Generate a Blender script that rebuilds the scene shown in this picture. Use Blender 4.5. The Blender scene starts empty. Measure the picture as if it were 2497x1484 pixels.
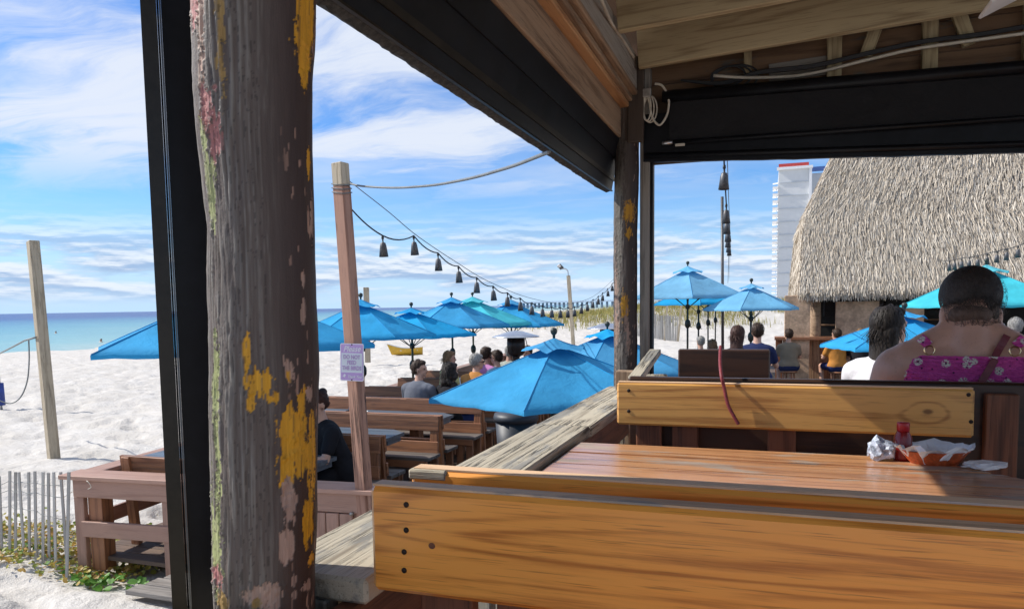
import bpy, bmesh, math, random
import numpy as np
from mathutils import Vector, Matrix, Quaternion
from mathutils.bvhtree import BVHTree

random.seed(7)
rng = np.random.default_rng(11)
SC = bpy.context.scene
COL = SC.collection
rad = math.radians
PI = math.pi

# ------------------------------------------------------------------ camera
EYE = Vector((0, 0, 1.38))                       # seated guest on the upper deck
YAW, PITCH, ROLL = rad(19.3), rad(4.5), rad(0.92)
fw = Vector((-math.sin(YAW)*math.cos(PITCH), math.cos(YAW)*math.cos(PITCH), -math.sin(PITCH)))
rt = Vector((math.cos(YAW), math.sin(YAW), 0))
up = rt.cross(fw)
CR = rt*math.cos(ROLL) - up*math.sin(ROLL)
CU = up*math.cos(ROLL) + rt*math.sin(ROLL)
cam = bpy.data.cameras.new('camera')
cam.sensor_width = 36; cam.lens = 0.7222*36; cam.shift_y = 0.0578
cam.clip_start = 0.05; cam.clip_end = 9000
cam_o = bpy.data.objects.new('camera', cam); COL.objects.link(cam_o)
cam_o.matrix_world = Matrix((CR.to_4d(), CU.to_4d(), (-fw).to_4d(), (0, 0, 0, 1))).transposed()
cam_o.matrix_world = Matrix.Translation(EYE) @ Matrix(((CR.x, CU.x, -fw.x, 0), (CR.y, CU.y, -fw.y, 0), (CR.z, CU.z, -fw.z, 0), (0, 0, 0, 1)))
SC.camera = cam_o

# ------------------------------------------------------------------ sky and sun
SUN_EL, SUN_OFF = rad(40), rad(7)                # sun over the sea, to the left and a touch behind
sun_dir = Vector((-math.cos(SUN_OFF)*math.cos(SUN_EL), -math.sin(SUN_OFF)*math.cos(SUN_EL), math.sin(SUN_EL)))
sl = bpy.data.lights.new('sun', 'SUN'); sl.energy = 3.6; sl.angle = rad(0.53); sl.color = (1, 0.95, 0.87)
so = bpy.data.objects.new('sun', sl); COL.objects.link(so)
so.rotation_euler = sun_dir.to_track_quat('Z', 'Y').to_euler()
SC.view_settings.view_transform = 'Standard'; SC.view_settings.look = 'None'
SC.view_settings.exposure = 0.63; SC.view_settings.gamma = 1.0
SC.view_settings.use_curve_mapping = False
SC.cycles.use_denoising = True
SC.cycles.max_bounces = 10; SC.cycles.diffuse_bounces = 6; SC.cycles.transparent_max_bounces = 12
SC.cycles.sample_clamp_indirect = 6.0

W = bpy.data.worlds.new('World'); SC.world = W; W.use_nodes = True


class NB:
    """tiny node-graph helper"""
    def __init__(s, tree):
        s.t = tree; s.t.nodes.clear()

    def n(s, kind, **kw):
        nd = s.t.nodes.new(kind)
        for k, v in kw.items():
            setattr(nd, k, v)
        return nd

    def val(s, sock, v):
        if hasattr(v, 'is_output') or isinstance(v, bpy.types.NodeSocket):
            s.t.links.new(v, sock)
        elif v is not None:
            if sock.type == 'RGBA' and len(v) == 3:
                v = (*v, 1)
            sock.default_value = v

    def math(s, op, a, b=0.0, c=None, clamp=False):
        nd = s.n('ShaderNodeMath', operation=op, use_clamp=clamp)
        s.val(nd.inputs[0], a); s.val(nd.inputs[1], b)
        if c is not None: s.val(nd.inputs[2], c)
        return nd.outputs[0]

    def vmath(s, op, a, b=(0, 0, 0)):
        nd = s.n('ShaderNodeVectorMath', operation=op)
        s.val(nd.inputs[0], a); s.val(nd.inputs[1], b)
        return nd.outputs[0]

    def scale(s, a, v):
        nd = s.n('ShaderNodeVectorMath', operation='SCALE'); s.val(nd.inputs[0], a); s.val(nd.inputs[3], v)
        return nd.outputs[0]

    def mapv(s, vec, sc=(1, 1, 1), loc=(0, 0, 0), rot=(0, 0, 0)):
        nd = s.n('ShaderNodeMapping'); s.val(nd.inputs[0], vec)
        nd.inputs['Location'].default_value = loc; nd.inputs['Scale'].default_value = sc; nd.inputs['Rotation'].default_value = rot
        return nd.outputs[0]

    def noise(s, vec, scale=5, detail=4, rough=0.55, dist=0.0, col=False):
        nd = s.n('ShaderNodeTexNoise'); s.val(nd.inputs['Vector'], vec)
        nd.inputs['Scale'].default_value = scale; nd.inputs['Detail'].default_value = detail
        nd.inputs['Roughness'].default_value = rough; nd.inputs['Distortion'].default_value = dist
        return nd.outputs['Color' if col else 'Fac']

    def vor(s, vec, scale=5, feature='F1', out='Distance', rnd=1.0):
        nd = s.n('ShaderNodeTexVoronoi', feature=feature); s.val(nd.inputs['Vector'], vec)
        nd.inputs['Scale'].default_value = scale; nd.inputs['Randomness'].default_value = rnd
        return nd.outputs[out]

    def ramp(s, fac, stops, interp='LINEAR'):
        nd = s.n('ShaderNodeValToRGB'); s.val(nd.inputs[0], fac); cr = nd.color_ramp; cr.interpolation = interp
        while len(cr.elements) > 1: cr.elements.remove(cr.elements[-1])
        for i, (p, c) in enumerate(stops):
            e = cr.elements[0] if i == 0 else cr.elements.new(p)
            e.position = p
            c = (c, c, c) if isinstance(c, (int, float)) else c
            e.color = (*c, 1)
        return nd.outputs[0]

    def step(s, fac, lo, hi):
        nd = s.n('ShaderNodeMapRange', interpolation_type='SMOOTHSTEP'); s.val(nd.inputs[0], fac)
        nd.inputs[1].default_value = lo; nd.inputs[2].default_value = hi
        return nd.outputs[0]

    def mix(s, fac, a, b, mode='MIX'):
        nd = s.n('ShaderNodeMix', data_type='RGBA', blend_type=mode)
        s.val(nd.inputs['Factor'], fac); s.val(nd.inputs['A'], a) if False else None
        s.val(nd.inputs[6], a); s.val(nd.inputs[7], b)
        return nd.outputs[2]

    def bump(s, h, strength=0.3, dist=0.01):
        nd = s.n('ShaderNodeBump'); s.val(nd.inputs['Height'], h)
        nd.inputs['Strength'].default_value = strength; nd.inputs['Distance'].default_value = dist
        return nd.outputs[0]


def build_world():
    b = NB(W.node_tree)
    sky = b.n('ShaderNodeTexSky', sky_type='NISHITA'); sky.sun_disc = False
    sky.sun_elevation = SUN_EL
    sky.sun_rotation = math.atan2(sun_dir.x, sun_dir.y)
    sky.altitude = 0; sky.air_density = 1.0; sky.dust_density = 0.0; sky.ozone_density = 3.0
    tc = b.n('ShaderNodeTexCoord')
    sep = b.n('ShaderNodeSeparateXYZ'); b.val(sep.inputs[0], tc.outputs['Generated'])
    z = b.math('MAXIMUM', sep.outputs[2], 0.0)
    inv = b.math('DIVIDE', 1.0, b.math('ADD', z, 0.085))
    p = b.scale(tc.outputs['Generated'], inv)           # cloud layer seen in perspective
    pz = b.n('ShaderNodeCombineXYZ'); s2 = b.n('ShaderNodeSeparateXYZ'); b.val(s2.inputs[0], p)
    b.val(pz.inputs[0], s2.outputs[0]); b.val(pz.inputs[1], s2.outputs[1])
    pv = pz.outputs[0]
    warp = b.noise(pv, 0.9, 3, 0.5, col=True)
    wv = b.vmath('ADD', pv, b.scale(b.vmath('SUBTRACT', warp, (0.5, 0.5, 0.5)), 0.9))
    # high streaky cirrus, combed across the view
    st = b.mapv(wv, (0.50, 1.15, 1), (3.1, 0.6, 0), (0, 0, rad(-30)))
    c1 = b.noise(st, 1.7, 10, 0.63, 0.45)
    big = b.noise(b.mapv(pv, (0.30, 0.55, 1), (1.3, 4.4, 0)), 1.0, 2, 0.5)
    cov = b.math('ADD', c1, b.math('MULTIPLY', b.math('SUBTRACT', big, 0.5), 0.75))
    cir = b.step(cov, 0.36, 0.68)
    fine = b.noise(b.mapv(wv, (0.8, 3.4, 1), (0, 0, 0), (0, 0, rad(-30))), 2.6, 7, 0.65, 0.4)
    cir = b.math('MULTIPLY', cir, b.math('ADD', 0.80, b.math('MULTIPLY', fine, 0.40)), clamp=True)
    hi = b.step(z, 0.10, 0.21)
    veil = b.math('MULTIPLY', b.step(b.noise(b.mapv(wv, (0.5, 0.8, 1), (7.7, 2.1, 0)), 0.9, 5, 0.55), 0.36, 0.66), 0.72)
    veil = b.math('MULTIPLY', veil, b.math('SUBTRACT', 1.0, b.step(z, 0.30, 0.55)))
    cir = b.math('MAXIMUM', cir, veil)
    cir = b.math('MULTIPLY', cir, hi)
    # low flat cumulus bands over the sea
    dn = b.n('ShaderNodeCombineXYZ')
    az = b.math('ARCTAN2', sep.outputs[0], sep.outputs[1])
    b.val(dn.inputs[0], b.math('MULTIPLY', az, 5.0)); b.val(dn.inputs[1], b.math('MULTIPLY', z, 34.0))
    cu = b.noise(dn.outputs[0], 1.05, 7, 0.6, 0.15)
    band = b.math('MULTIPLY', b.step(z, 0.0, 0.02), b.math('SUBTRACT', 1.0, b.step(z, 0.06, 0.135)))
    cum = b.math('MULTIPLY', b.step(cu, 0.39, 0.55), band)
    dn2 = b.vmath('ADD', dn.outputs[0], (0.0, 0.16, 0))
    shade = b.step(b.math('SUBTRACT', b.noise(dn2, 1.05, 7, 0.6, 0.15), cu), -0.08, 0.07)
    cumcol = b.mix(shade, (5.5, 5.8, 6.3), (2.2, 3.1, 4.7))
    cumcol = b.mix(b.math('SUBTRACT', 1.0, b.step(z, 0.0, 0.035)), cumcol, (3.6, 4.8, 6.2))
    base = b.n('ShaderNodeHueSaturation'); b.val(base.inputs['Color'], sky.outputs[0])
    base.inputs['Saturation'].default_value = 1.15; base.inputs['Value'].default_value = 1.0
    hb = b.mix(b.math('SUBTRACT', 1.0, b.step(z, 0.0, 0.16)), b.vmath('MULTIPLY', base.outputs[0], (0.52, 0.74, 1.0)), (3.5, 4.9, 6.5))
    col = b.mix(b.math('MULTIPLY', cum, 0.85), hb, cumcol)
    col = b.mix(b.math('MULTIPLY', cir, 0.9), col, (5.2, 5.5, 6.05))
    bg = b.n('ShaderNodeBackground'); b.val(bg.inputs[0], col); bg.inputs[1].default_value = 0.105
    out = b.n('ShaderNodeOutputWorld'); b.t.links.new(bg.outputs[0], out.inputs[0])


build_world()

# ------------------------------------------------------------------ pixel rays (for working out positions)
F_ = 0.7222*2497.0
CY_ = 742.2 + 0.0578*2497.0


def ray(x, y):
    return fw + CR*((x-1248.5)/F_) - CU*((y-CY_)/F_)


def at_z(x, y, z):
    d = ray(x, y); return EYE + d*((z-EYE.z)/d.z)


def at_y(x, y, Y):
    d = ray(x, y); return EYE + d*((Y-EYE.y)/d.y)


def at_d(x, y, D):
    return EYE + ray(x, y)*D


# ------------------------------------------------------------------ numpy noise
def _hash(ix, iy, seed):
    h = (ix.astype(np.int64)*374761393 + iy.astype(np.int64)*668265263 + seed*2147483647) & 0xFFFFFFFF
    h = ((h ^ (h >> 13))*1274126177) & 0xFFFFFFFF
    return ((h ^ (h >> 16)) & 0xFFFF)/65535.0


def vnoise(x, y, seed=0, perx=None):
    ix, iy = np.floor(x).astype(np.int64), np.floor(y).astype(np.int64)
    fx, fy = x-ix, y-iy
    fx = fx*fx*fx*(fx*(fx*6-15)+10); fy = fy*fy*fy*(fy*(fy*6-15)+10)
    ix1 = ix+1
    if perx: ix, ix1 = ix % perx, ix1 % perx
    a, b_, c, d = _hash(ix, iy, seed), _hash(ix1, iy, seed), _hash(ix, iy+1, seed), _hash(ix1, iy+1, seed)
    return (a*(1-fx)+b_*fx)*(1-fy) + (c*(1-fx)+d*fx)*fy


def fbm(x, y, oct=4, seed=0, perx=None, gain=0.5):
    s, a, t = 0.0, 1.0, 0.0
    for o in range(oct):
        s = s + a*vnoise(x, y, seed+o*17, perx); t += a
        x, y, a = x*2, y*2, a*gain
        if perx: perx *= 2
    return s/t


def sstep(v, lo, hi):
    t = np.clip((v-lo)/(hi-lo), 0, 1); return t*t*(3-2*t)


# ------------------------------------------------------------------ object helpers
def tag(o, label=None, cat=None, group=None, kind=None):
    if label: o['label'] = label
    if cat: o['category'] = cat
    if group: o['group'] = group
    if kind: o['kind'] = kind
    return o


def link(o, parent=None):
    COL.objects.link(o)
    if parent is not None: o.parent = parent
    return o


def empty(name, loc=(0, 0, 0), rz=0.0, label=None, cat=None, group=None, parent=None):
    o = bpy.data.objects.new(name, None); o.empty_display_size = 0.1
    link(o, parent); o.location = loc; o.rotation_euler = (0, 0, rz)
    return tag(o, label, cat, group)


def obj(name, me, parent=None, mat=None, M=None, smooth=False):
    """M: matrix relative to the parent's frame when a parent is given"""
    if mat is not None and not me.materials: me.materials.append(mat)
    if smooth:
        me.polygons.foreach_set('use_smooth', [True]*len(me.polygons))
    o = bpy.data.objects.new(name, me); link(o, parent)
    if M is not None: o.matrix_basis = M
    return o


def wchild(name, me, parent, mat, Mw, smooth=False):
    """child placed by world matrix under a rotation-about-z empty"""
    loc = parent.location; base = Matrix.Translation(loc) @ Matrix.Rotation(parent.rotation_euler.z, 4, 'Z')
    return obj(name, me, parent, mat, base.inverted() @ Mw, smooth)


def pydata(name, verts, faces, mat=None, smooth=False):
    me = bpy.data.meshes.new(name); me.from_pydata([tuple(v) for v in verts], [], faces); me.update()
    if mat: me.materials.append(mat)
    if smooth: me.polygons.foreach_set('use_smooth', [True]*len(me.polygons))
    return me


def np_mesh(name, verts, quads, mat=None, smooth=True):
    me = bpy.data.meshes.new(name)
    nv, nq, k = len(verts), len(quads), quads.shape[1]
    me.vertices.add(nv); me.vertices.foreach_set('co', np.ascontiguousarray(verts, dtype=np.float32).ravel())
    me.loops.add(nq*k); me.loops.foreach_set('vertex_index', np.ascontiguousarray(quads, dtype=np.int32).ravel())
    me.polygons.add(nq); me.polygons.foreach_set('loop_start', np.arange(0, nq*k, k, dtype=np.int32))
    me.polygons.foreach_set('loop_total', np.full(nq, k, dtype=np.int32))
    me.polygons.foreach_set('use_smooth', np.full(nq, smooth, dtype=bool))
    me.update(calc_edges=True)
    if mat: me.materials.append(mat)
    return me


_box = {}


def box_mesh(L, w, t, bev=0.004, mat=None, name='board'):
    key = (round(L, 4), round(w, 4), round(t, 4), round(bev, 4), mat.name if mat else '')
    if key in _box: return _box[key]
    bm = bmesh.new(); bmesh.ops.create_cube(bm, size=1)
    bmesh.ops.scale(bm, vec=(L, w, t), verts=bm.verts)
    if bev > 0: bmesh.ops.bevel(bm, geom=list(bm.edges), offset=min(bev, t*0.4, w*0.4), segments=1, affect='EDGES')
    me = bpy.data.meshes.new(name); bm.to_mesh(me); bm.free()
    if mat: me.materials.append(mat)
    _box[key] = me
    return me


def frame(p0, p1, wdir):
    """local x along p0->p1, local y along wdir, local z = thickness"""
    x = (Vector(p1)-Vector(p0)).normalized(); y = Vector(wdir); y = (y - x*y.dot(x)).normalized(); z = x.cross(y)
    c = (Vector(p0)+Vector(p1))/2
    return Matrix(((x.x, y.x, z.x, c.x), (x.y, y.y, z.y, c.y), (x.z, y.z, z.z, c.z), (0, 0, 0, 1)))


def board(name, p0, p1, wdir, w, t, mat, parent=None, bev=0.004, jit=0.0):
    L = (Vector(p1)-Vector(p0)).length
    M = frame(p0, p1, wdir)
    if jit:
        M = M @ Matrix.Translation((0, random.uniform(-jit, jit), random.uniform(-jit, jit))) @ Matrix.Rotation(random.uniform(-jit, jit), 4, 'Z')
    me = box_mesh(L, w, t, bev, mat, name)
    if parent is None:
        return obj(name, me, None, mat, M)
    return wchild(name, me, parent, mat, M)


def sweep(pts, radii, n=8, caps=True):
    """tube along points -> verts, faces"""
    pts = [Vector(p) for p in pts]; m = len(pts)
    if isinstance(radii, (int, float)): radii = [radii]*m
    V, Fc = [], []
    ref = None
    for i, p in enumerate(pts):
        d = (pts[min(i+1, m-1)]-pts[max(i-1, 0)]).normalized()
        if ref is None:
            ref = d.orthogonal().normalized()
        ref = (ref - d*ref.dot(d)).normalized(); bi = d.cross(ref)
        for k in range(n):
            a = 2*PI*k/n
            V.append(p + (ref*math.cos(a)+bi*math.sin(a))*radii[i])
    for i in range(m-1):
        for k in range(n):
            Fc.append((i*n+k, i*n+(k+1) % n, (i+1)*n+(k+1) % n, (i+1)*n+k))
    if caps:
        Fc.append(tuple(range(n-1, -1, -1))); Fc.append(tuple(range((m-1)*n, m*n)))
    return V, Fc


def tube(name, pts, radii, mat, parent=None, n=8, smooth=True):
    V, Fc = sweep(pts, radii, n)
    me = pydata(name, V, Fc, mat, smooth)
    if parent is None: return obj(name, me)
    return wchild(name, me, parent, None, Matrix.Identity(4))


def lathe_mesh(name, prof, mat, n=24, smooth=True):
    """prof: list of (r,z)"""
    V, Fc = [], []
    for r, z in prof:
        for k in range(n):
            a = 2*PI*k/n; V.append((r*math.cos(a), r*math.sin(a), z))
    for i in range(len(prof)-1):
        for k in range(n):
            Fc.append((i*n+k, i*n+(k+1) % n, (i+1)*n+(k+1) % n, (i+1)*n+k))
    if prof[0][0] > 1e-4: Fc.append(tuple(range(n-1, -1, -1)))
    if prof[-1][0] > 1e-4: Fc.append(tuple(range((len(prof)-1)*n, len(prof)*n)))
    return pydata(name, V, Fc, mat, smooth)


def copy_tree(o, parent=None):
    c = o.copy(); COL.objects.link(c)
    if parent is not None: c.parent = parent
    for ch in list(o.children): copy_tree(ch, c)
    return c


# ------------------------------------------------------------------ materials
def new_mat(name):
    m = bpy.data.materials.new(name); m.use_nodes = True
    return m, NB(m.node_tree)


def finish(b, m, col, rough=0.6, normal=None, metal=0.0, coat=0.0, spec=0.5, sheen=0.0, extra=None):
    p = b.n('ShaderNodeBsdfPrincipled')
    b.val(p.inputs['Base Color'], col); b.val(p.inputs['Roughness'], rough)
    b.val(p.inputs['Metallic'], metal); b.val(p.inputs['Coat Weight'], coat)
    p.inputs['Coat Roughness'].default_value = 0.18
    p.inputs['Specular IOR Level'].default_value = spec
    if normal is not None: b.val(p.inputs['Normal'], normal)
    sh = p.outputs[0]
    if extra is not None: sh = extra(b, sh)
    o = b.n('ShaderNodeOutputMaterial'); b.t.links.new(sh, o.inputs[0])
    return m


def plain(name, col, rough=0.6, metal=0.0, vary=0.12, nscale=6.0, bump=0.1, coat=0.0, spec=0.5):
    m, b = new_mat(name)
    tc = b.n('ShaderNodeTexCoord'); oi = b.n('ShaderNodeObjectInfo')
    v = b.vmath('ADD', tc.outputs['Object'], b.scale((17.3, 9.1, 5.7), oi.outputs['Random']))
    n1 = b.noise(v, nscale, 6, 0.6); n2 = b.noise(v, nscale*7, 3, 0.6)
    f = b.math('ADD', b.math('MULTIPLY', n1, 0.7), b.math('MULTIPLY', n2, 0.3))
    c = b.mix(b.step(f, 0.3, 0.7), tuple(x*(1-vary*1.6) for x in col), tuple(min(1, x*(1+vary)) for x in col))
    r = b.math('ADD', rough-0.08, b.math('MULTIPLY', n1, 0.16))
    return finish(b, m, c, r, b.bump(f, bump, 0.004), metal, coat, spec)


def wood(name, light, dark, rough=0.55, coat=0.0, ring=26.0, streak=0.5, crack=0.0, worn=None, wornamt=0.0, bump=0.25, tone=0.18, knots=0.6, paint=None):
    """grain runs along the board's local X"""
    m, b = new_mat(name)
    tc = b.n('ShaderNodeTexCoord'); oi = b.n('ShaderNodeObjectInfo')
    v = b.vmath('ADD', tc.outputs['Object'], b.scale((13.7, 7.9, 11.3), oi.outputs['Random']))
    low = b.noise(b.mapv(v, (0.45, 6.5, 6.5)), 1.25, 2, 0.40, 0.15)
    # knots bend the rings round themselves
    kv = b.mapv(v, (2.3, 4.0, 4.0)); kd = b.vor(kv, 1.05)
    kn = b.math('SUBTRACT', 1.0, b.step(kd, 0.0, 0.24))
    rings = b.math('SINE', b.math('MULTIPLY', b.math('ADD', low, b.math('MULTIPLY', kn, 0.16*knots)), ring*2))
    rings = b.math('ADD', b.math('MULTIPLY', rings, 0.5), 0.5)
    rings = b.math('SUBTRACT', 1.0, b.math('POWER', b.math('SUBTRACT', 1.0, rings), 2.6))
    fine = b.noise(b.mapv(v, (3.4, 120, 120)), 1.0, 5, 0.7)
    fine2 = b.noise(b.mapv(v, (1.1, 22, 22)), 1.0, 5, 0.6)
    fs = b.step(fine, 0.30, 0.68); f2s = b.step(fine2, 0.28, 0.70)
    f = b.math('ADD', b.math('MULTIPLY', rings, 0.42), b.math('MULTIPLY', b.math('ADD', b.math('MULTIPLY', fs, 1.1), b.math('MULTIPLY', f2s, 0.9)), 0.42*streak))
    f = b.math('ADD', f, 0.34-0.34*streak)
    col = b.mix(b.step(f, 0.15, 0.85), dark, light)
    if paint: col = b.mix(paint[1], col, paint[0])
    blot = b.noise(v, 2.2, 4, 0.6)
    col = b.mix(b.math('MULTIPLY', b.step(blot, 0.50, 0.80), 0.16), col, tuple(x*0.5 for x in dark))
    core = b.math('SUBTRACT', 1.0, b.step(kd, 0.022, 0.045))
    pore = b.noise(b.mapv(v, (9.0, 330, 330)), 1.0, 2, 0.5)
    col = b.mix(b.math('MULTIPLY', b.step(pore, 0.60, 0.70), 0.55*streak), col, tuple(x*0.40 for x in dark))
    col = b.mix(b.math('MULTIPLY', core, 0.8*min(1, knots)), col, tuple(x*0.35 for x in dark))
    h = b.math('ADD', b.math('MULTIPLY', fine2, 0.7), b.math('MULTIPLY', fine, 0.4))
    if worn:
        wn = b.noise(b.mapv(v, (2.0, 9, 9)), 1.6, 7, 0.65)
        wf = b.step(wn, 0.62-0.22*wornamt, 0.70-0.18*wornamt)
        col = b.mix(wf, col, b.mix(b.step(fine2, 0.3, 0.7), tuple(x*0.55 for x in worn), worn))
        rough = b.math('ADD', rough, b.math('MULTIPLY', wf, 0.25))
        coat = b.math('MULTIPLY', b.math('SUBTRACT', 1.0, wf), coat)
    if crack > 0:
        cn = b.noise(b.mapv(v, (0.75, 30, 30)), 1.0, 6, 0.6, 0.2)
        ck = b.math('MULTIPLY', b.math('SUBTRACT', 1.0, b.step(b.math('ABSOLUTE', b.math('SUBTRACT', cn, 0.5)), 0.003, 0.03)), b.step(b.noise(v, 3.0, 2), 0.42, 0.58))
        col = b.mix(b.math('MULTIPLY', ck, crack), col, tuple(x*0.15 for x in dark))
        h = b.math('SUBTRACT', h, b.math('MULTIPLY', ck, 1.6*crack))
    hs = b.n('ShaderNodeHueSaturation'); b.val(hs.inputs['Color'], col)
    b.val(hs.inputs['Value'], b.math('ADD', 1-tone, b.math('MULTIPLY', oi.outputs['Random'], 2*tone)))
    rr = b.math('ADD', rough, b.math('MULTIPLY', b.math('SUBTRACT', fine2, 0.5), 0.25)) 
    return finish(b, m, hs.outputs[0], rr, b.bump(h, bump, 0.006), 0, coat)


def fabric(name, col, rough=0.85, trans=0.0, weave=420.0):
    m, b = new_mat(name)
    tc = b.n('ShaderNodeTexCoord'); oi = b.n('ShaderNodeObjectInfo')
    v = b.vmath('ADD', tc.outputs['Object'], b.scale((7.7, 3.9, 5.3), oi.outputs['Random']))
    n = b.noise(v, 2.4, 5, 0.6); w = b.noise(v, weave*0.25, 2, 0.5)
    c = b.mix(b.step(n, 0.3, 0.72), tuple(x*0.84 for x in col), tuple(min(1, x*1.08) for x in col))
    st = b.noise(v, 5.5, 6, 0.7)
    c = b.mix(b.math('MULTIPLY', b.step(st, 0.60, 0.78), 0.22), c, tuple(0.6*x+0.12 for x in col))
    hv = b.n('ShaderNodeHueSaturation'); b.val(hv.inputs['Color'], c); b.val(hv.inputs['Value'], b.math('ADD', 0.90, b.math('MULTIPLY', oi.outputs['Random'], 0.2))); b.val(hv.inputs['Saturation'], b.math('ADD', 0.90, b.math('MULTIPLY', oi.outputs['Random'], 0.12))); c = hv.outputs[0]
    fold = b.math('ADD', b.math('MULTIPLY', b.noise(v, 2.6, 4, 0.6, 1.2), 2.2), b.noise(v, 9.0, 4, 0.6, 0.8))
    nrm = b.bump(b.math('ADD', b.math('MULTIPLY', fold, 0.8), b.math('MULTIPLY', w, 0.15)), 0.40, 0.022)

    def ext(b, sh):
        if trans <= 0: return sh
        t = b.n('ShaderNodeBsdfTranslucent'); b.val(t.inputs[0], c)
        mx = b.n('ShaderNodeMixShader'); mx.inputs[0].default_value = trans
        b.t.links.new(sh, mx.inputs[1]); b.t.links.new(t.outputs[0], mx.inputs[2])
        return mx.outputs[0]
    return finish(b, m, c, rough, nrm, 0, 0, 0.25, extra=ext)


M = {}
M['varnish'] = wood('varnished_pine', (0.90, 0.360, 0.060), (0.50, 0.160, 0.022), 0.36, 0.32, ring=42, streak=0.9, knots=1.0, bump=0.16, tone=0.05)
M['varnish_pale'] = wood('varnished_yellow_pine', (0.70, 0.37, 0.10), (0.36, 0.145, 0.030), 0.42, 0.25, ring=26, streak=0.7, knots=1.1, bump=0.15, tone=0.06)
M['table'] = wood('varnished_table_plank', (0.56, 0.275, 0.125), (0.28, 0.11, 0.045), 0.30, 0.5, ring=28, streak=1.0, bump=0.22, worn=(0.46, 0.36, 0.28), wornamt=0.45, tone=0.10)
M['dark'] = wood('shade_dark_wood', (0.050, 0.021, 0.010), (0.014, 0.006, 0.004), 0.45, 0.1, ring=18, streak=0.5, bump=0.2)  # near-black tone puts the shade under the roof into the wood colour
M['weather'] = wood('weathered_grey_rail', (0.52, 0.46, 0.345), (0.27, 0.225, 0.16), 0.85, 0, ring=16, streak=1.0, crack=0.8, bump=0.6, worn=(0.37, 0.35, 0.305), wornamt=0.5, tone=0.10, knots=0.5)
M['redrail'] = wood('red_brown_rail_board', (0.20, 0.075, 0.035), (0.085, 0.030, 0.014), 0.6, 0, ring=18, streak=0.7, crack=0.5, bump=0.4)
M['paint'] = wood('brown_painted_wood', (0.40, 0.235, 0.175), (0.31, 0.17, 0.122), 0.62, 0, ring=12, streak=0.6, crack=0.25, bump=0.25, knots=0.25, tone=0.10)
M['rust'] = wood('red_stained_bench_wood', (0.33, 0.140, 0.064), (0.150, 0.056, 0.026), 0.55, 0.05, ring=18, streak=0.7, crack=0.3, bump=0.35, tone=0.2)
M['slate'] = wood('slate_grey_table_paint', (0.105, 0.130, 0.155), (0.065, 0.080, 0.098), 0.36, 0.1, ring=10, streak=0.6, crack=0.2, bump=0.2, knots=0.1, tone=0.12)
M['deck'] = wood('dark_deck_plank', (0.155, 0.100, 0.070), (0.065, 0.042, 0.030), 0.75, 0, ring=14, streak=0.8, crack=0.5, bump=0.4, tone=0.25)
M['pale'] = wood('pale_timber_post', (0.47, 0.395, 0.285), (0.29, 0.235, 0.16), 0.8, 0, ring=16, streak=0.7, crack=0.4, bump=0.35, tone=0.1)
M['post'] = wood('faded_brown_post', (0.40, 0.22, 0.155), (0.25, 0.125, 0.083), 0.75, 0, ring=13, streak=0.7, crack=0.9, bump=0.45, tone=0.02, knots=0.3)
M['rafter'] = wood('raw_pine_rafter', (0.44, 0.36, 0.215), (0.25, 0.185, 0.10), 0.8, 0, ring=26, streak=0.8, bump=0.25, knots=1.0, tone=0.08)
M['beam'] = wood('grey_brown_beam', (0.37, 0.255, 0.165), (0.20, 0.125, 0.075), 0.8, 0, ring=15, streak=0.7, crack=0.4, bump=0.35, tone=0.12)
M['orange'] = wood('orange_pine_strip', (0.44, 0.25, 0.12), (0.27, 0.13, 0.055), 0.7, 0, ring=15, streak=0.6, bump=0.3, knots=1.2)
M['ply'] = wood('stained_sheathing', (0.21, 0.125, 0.07), (0.09, 0.05, 0.028), 0.85, 0, ring=14, streak=0.6, bump=0.3, worn=(0.17, 0.16, 0.14), wornamt=0.25)
M['slat'] = wood('grey_fence_lath', (0.40, 0.385, 0.36), (0.24, 0.225, 0.20), 0.85, 0, ring=9, streak=0.8, bump=0.4, tone=0.2, knots=0.2)
M['black'] = plain('black_coated_metal', (0.008, 0.009, 0.012), 0.40, 0.0, 0.35, 5, 0.05, spec=0.22)
M['bronze'] = plain('dark_bronze_channel', (0.022, 0.018, 0.013), 0.36, 0.1, 0.3, 9, 0.05, spec=0.3)
M['steel'] = plain('brushed_steel', (0.62, 0.64, 0.66), 0.32, 0.9, 0.1, 12, 0.05)
M['nail'] = plain('rusty_screw_head', (0.030, 0.022, 0.018), 0.6, 0.5, 0.4, 90, 0.2)
M['galv'] = plain('galvanised_bolt', (0.42, 0.40, 0.37), 0.45, 0.8, 0.2, 60, 0.2)
M['shade_fabric'] = fabric('black_mesh_blind', (0.018, 0.018, 0.020), 0.9, 0.0)
M['rough_black'] = plain('black_shingle_edge', (0.040, 0.036, 0.032), 0.95, 0, 0.7, 60, 1.0)
M['blue'] = fabric('blue_umbrella_canvas', (0.020, 0.34, 0.66), 0.8, 0.25)
M['sky_blue'] = fabric('sky_blue_umbrella_canvas', (0.16, 0.50, 0.78), 0.8, 0.3)
M['turquoise'] = fabric('turquoise_umbrella_canvas', (0.07, 0.56, 0.66), 0.8, 0.28)
M['pole_dark'] = plain('dark_umbrella_pole', (0.035, 0.045, 0.040), 0.45, 0.3)
M['pole_olive'] = plain('bronze_umbrella_pole', (0.115, 0.105, 0.060), 0.45, 0.4)
M['lamp_shade'] = plain('dull_tin_lamp_shade', (0.115, 0.115, 0.120), 0.5, 0.55, 0.3, 30, 0.15)
M['wire'] = plain('black_cable', (0.022, 0.024, 0.028), 0.55)
M['wire_grey'] = plain('grey_cable', (0.19, 0.20, 0.20), 0.5, 0.3)
M['wire_white'] = plain('white_cable', (0.60, 0.56, 0.47), 0.5)
M['red_cord'] = plain('dark_red_cord', (0.24, 0.035, 0.045), 0.6, 0, 0.3, 120, 0.3)
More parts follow.
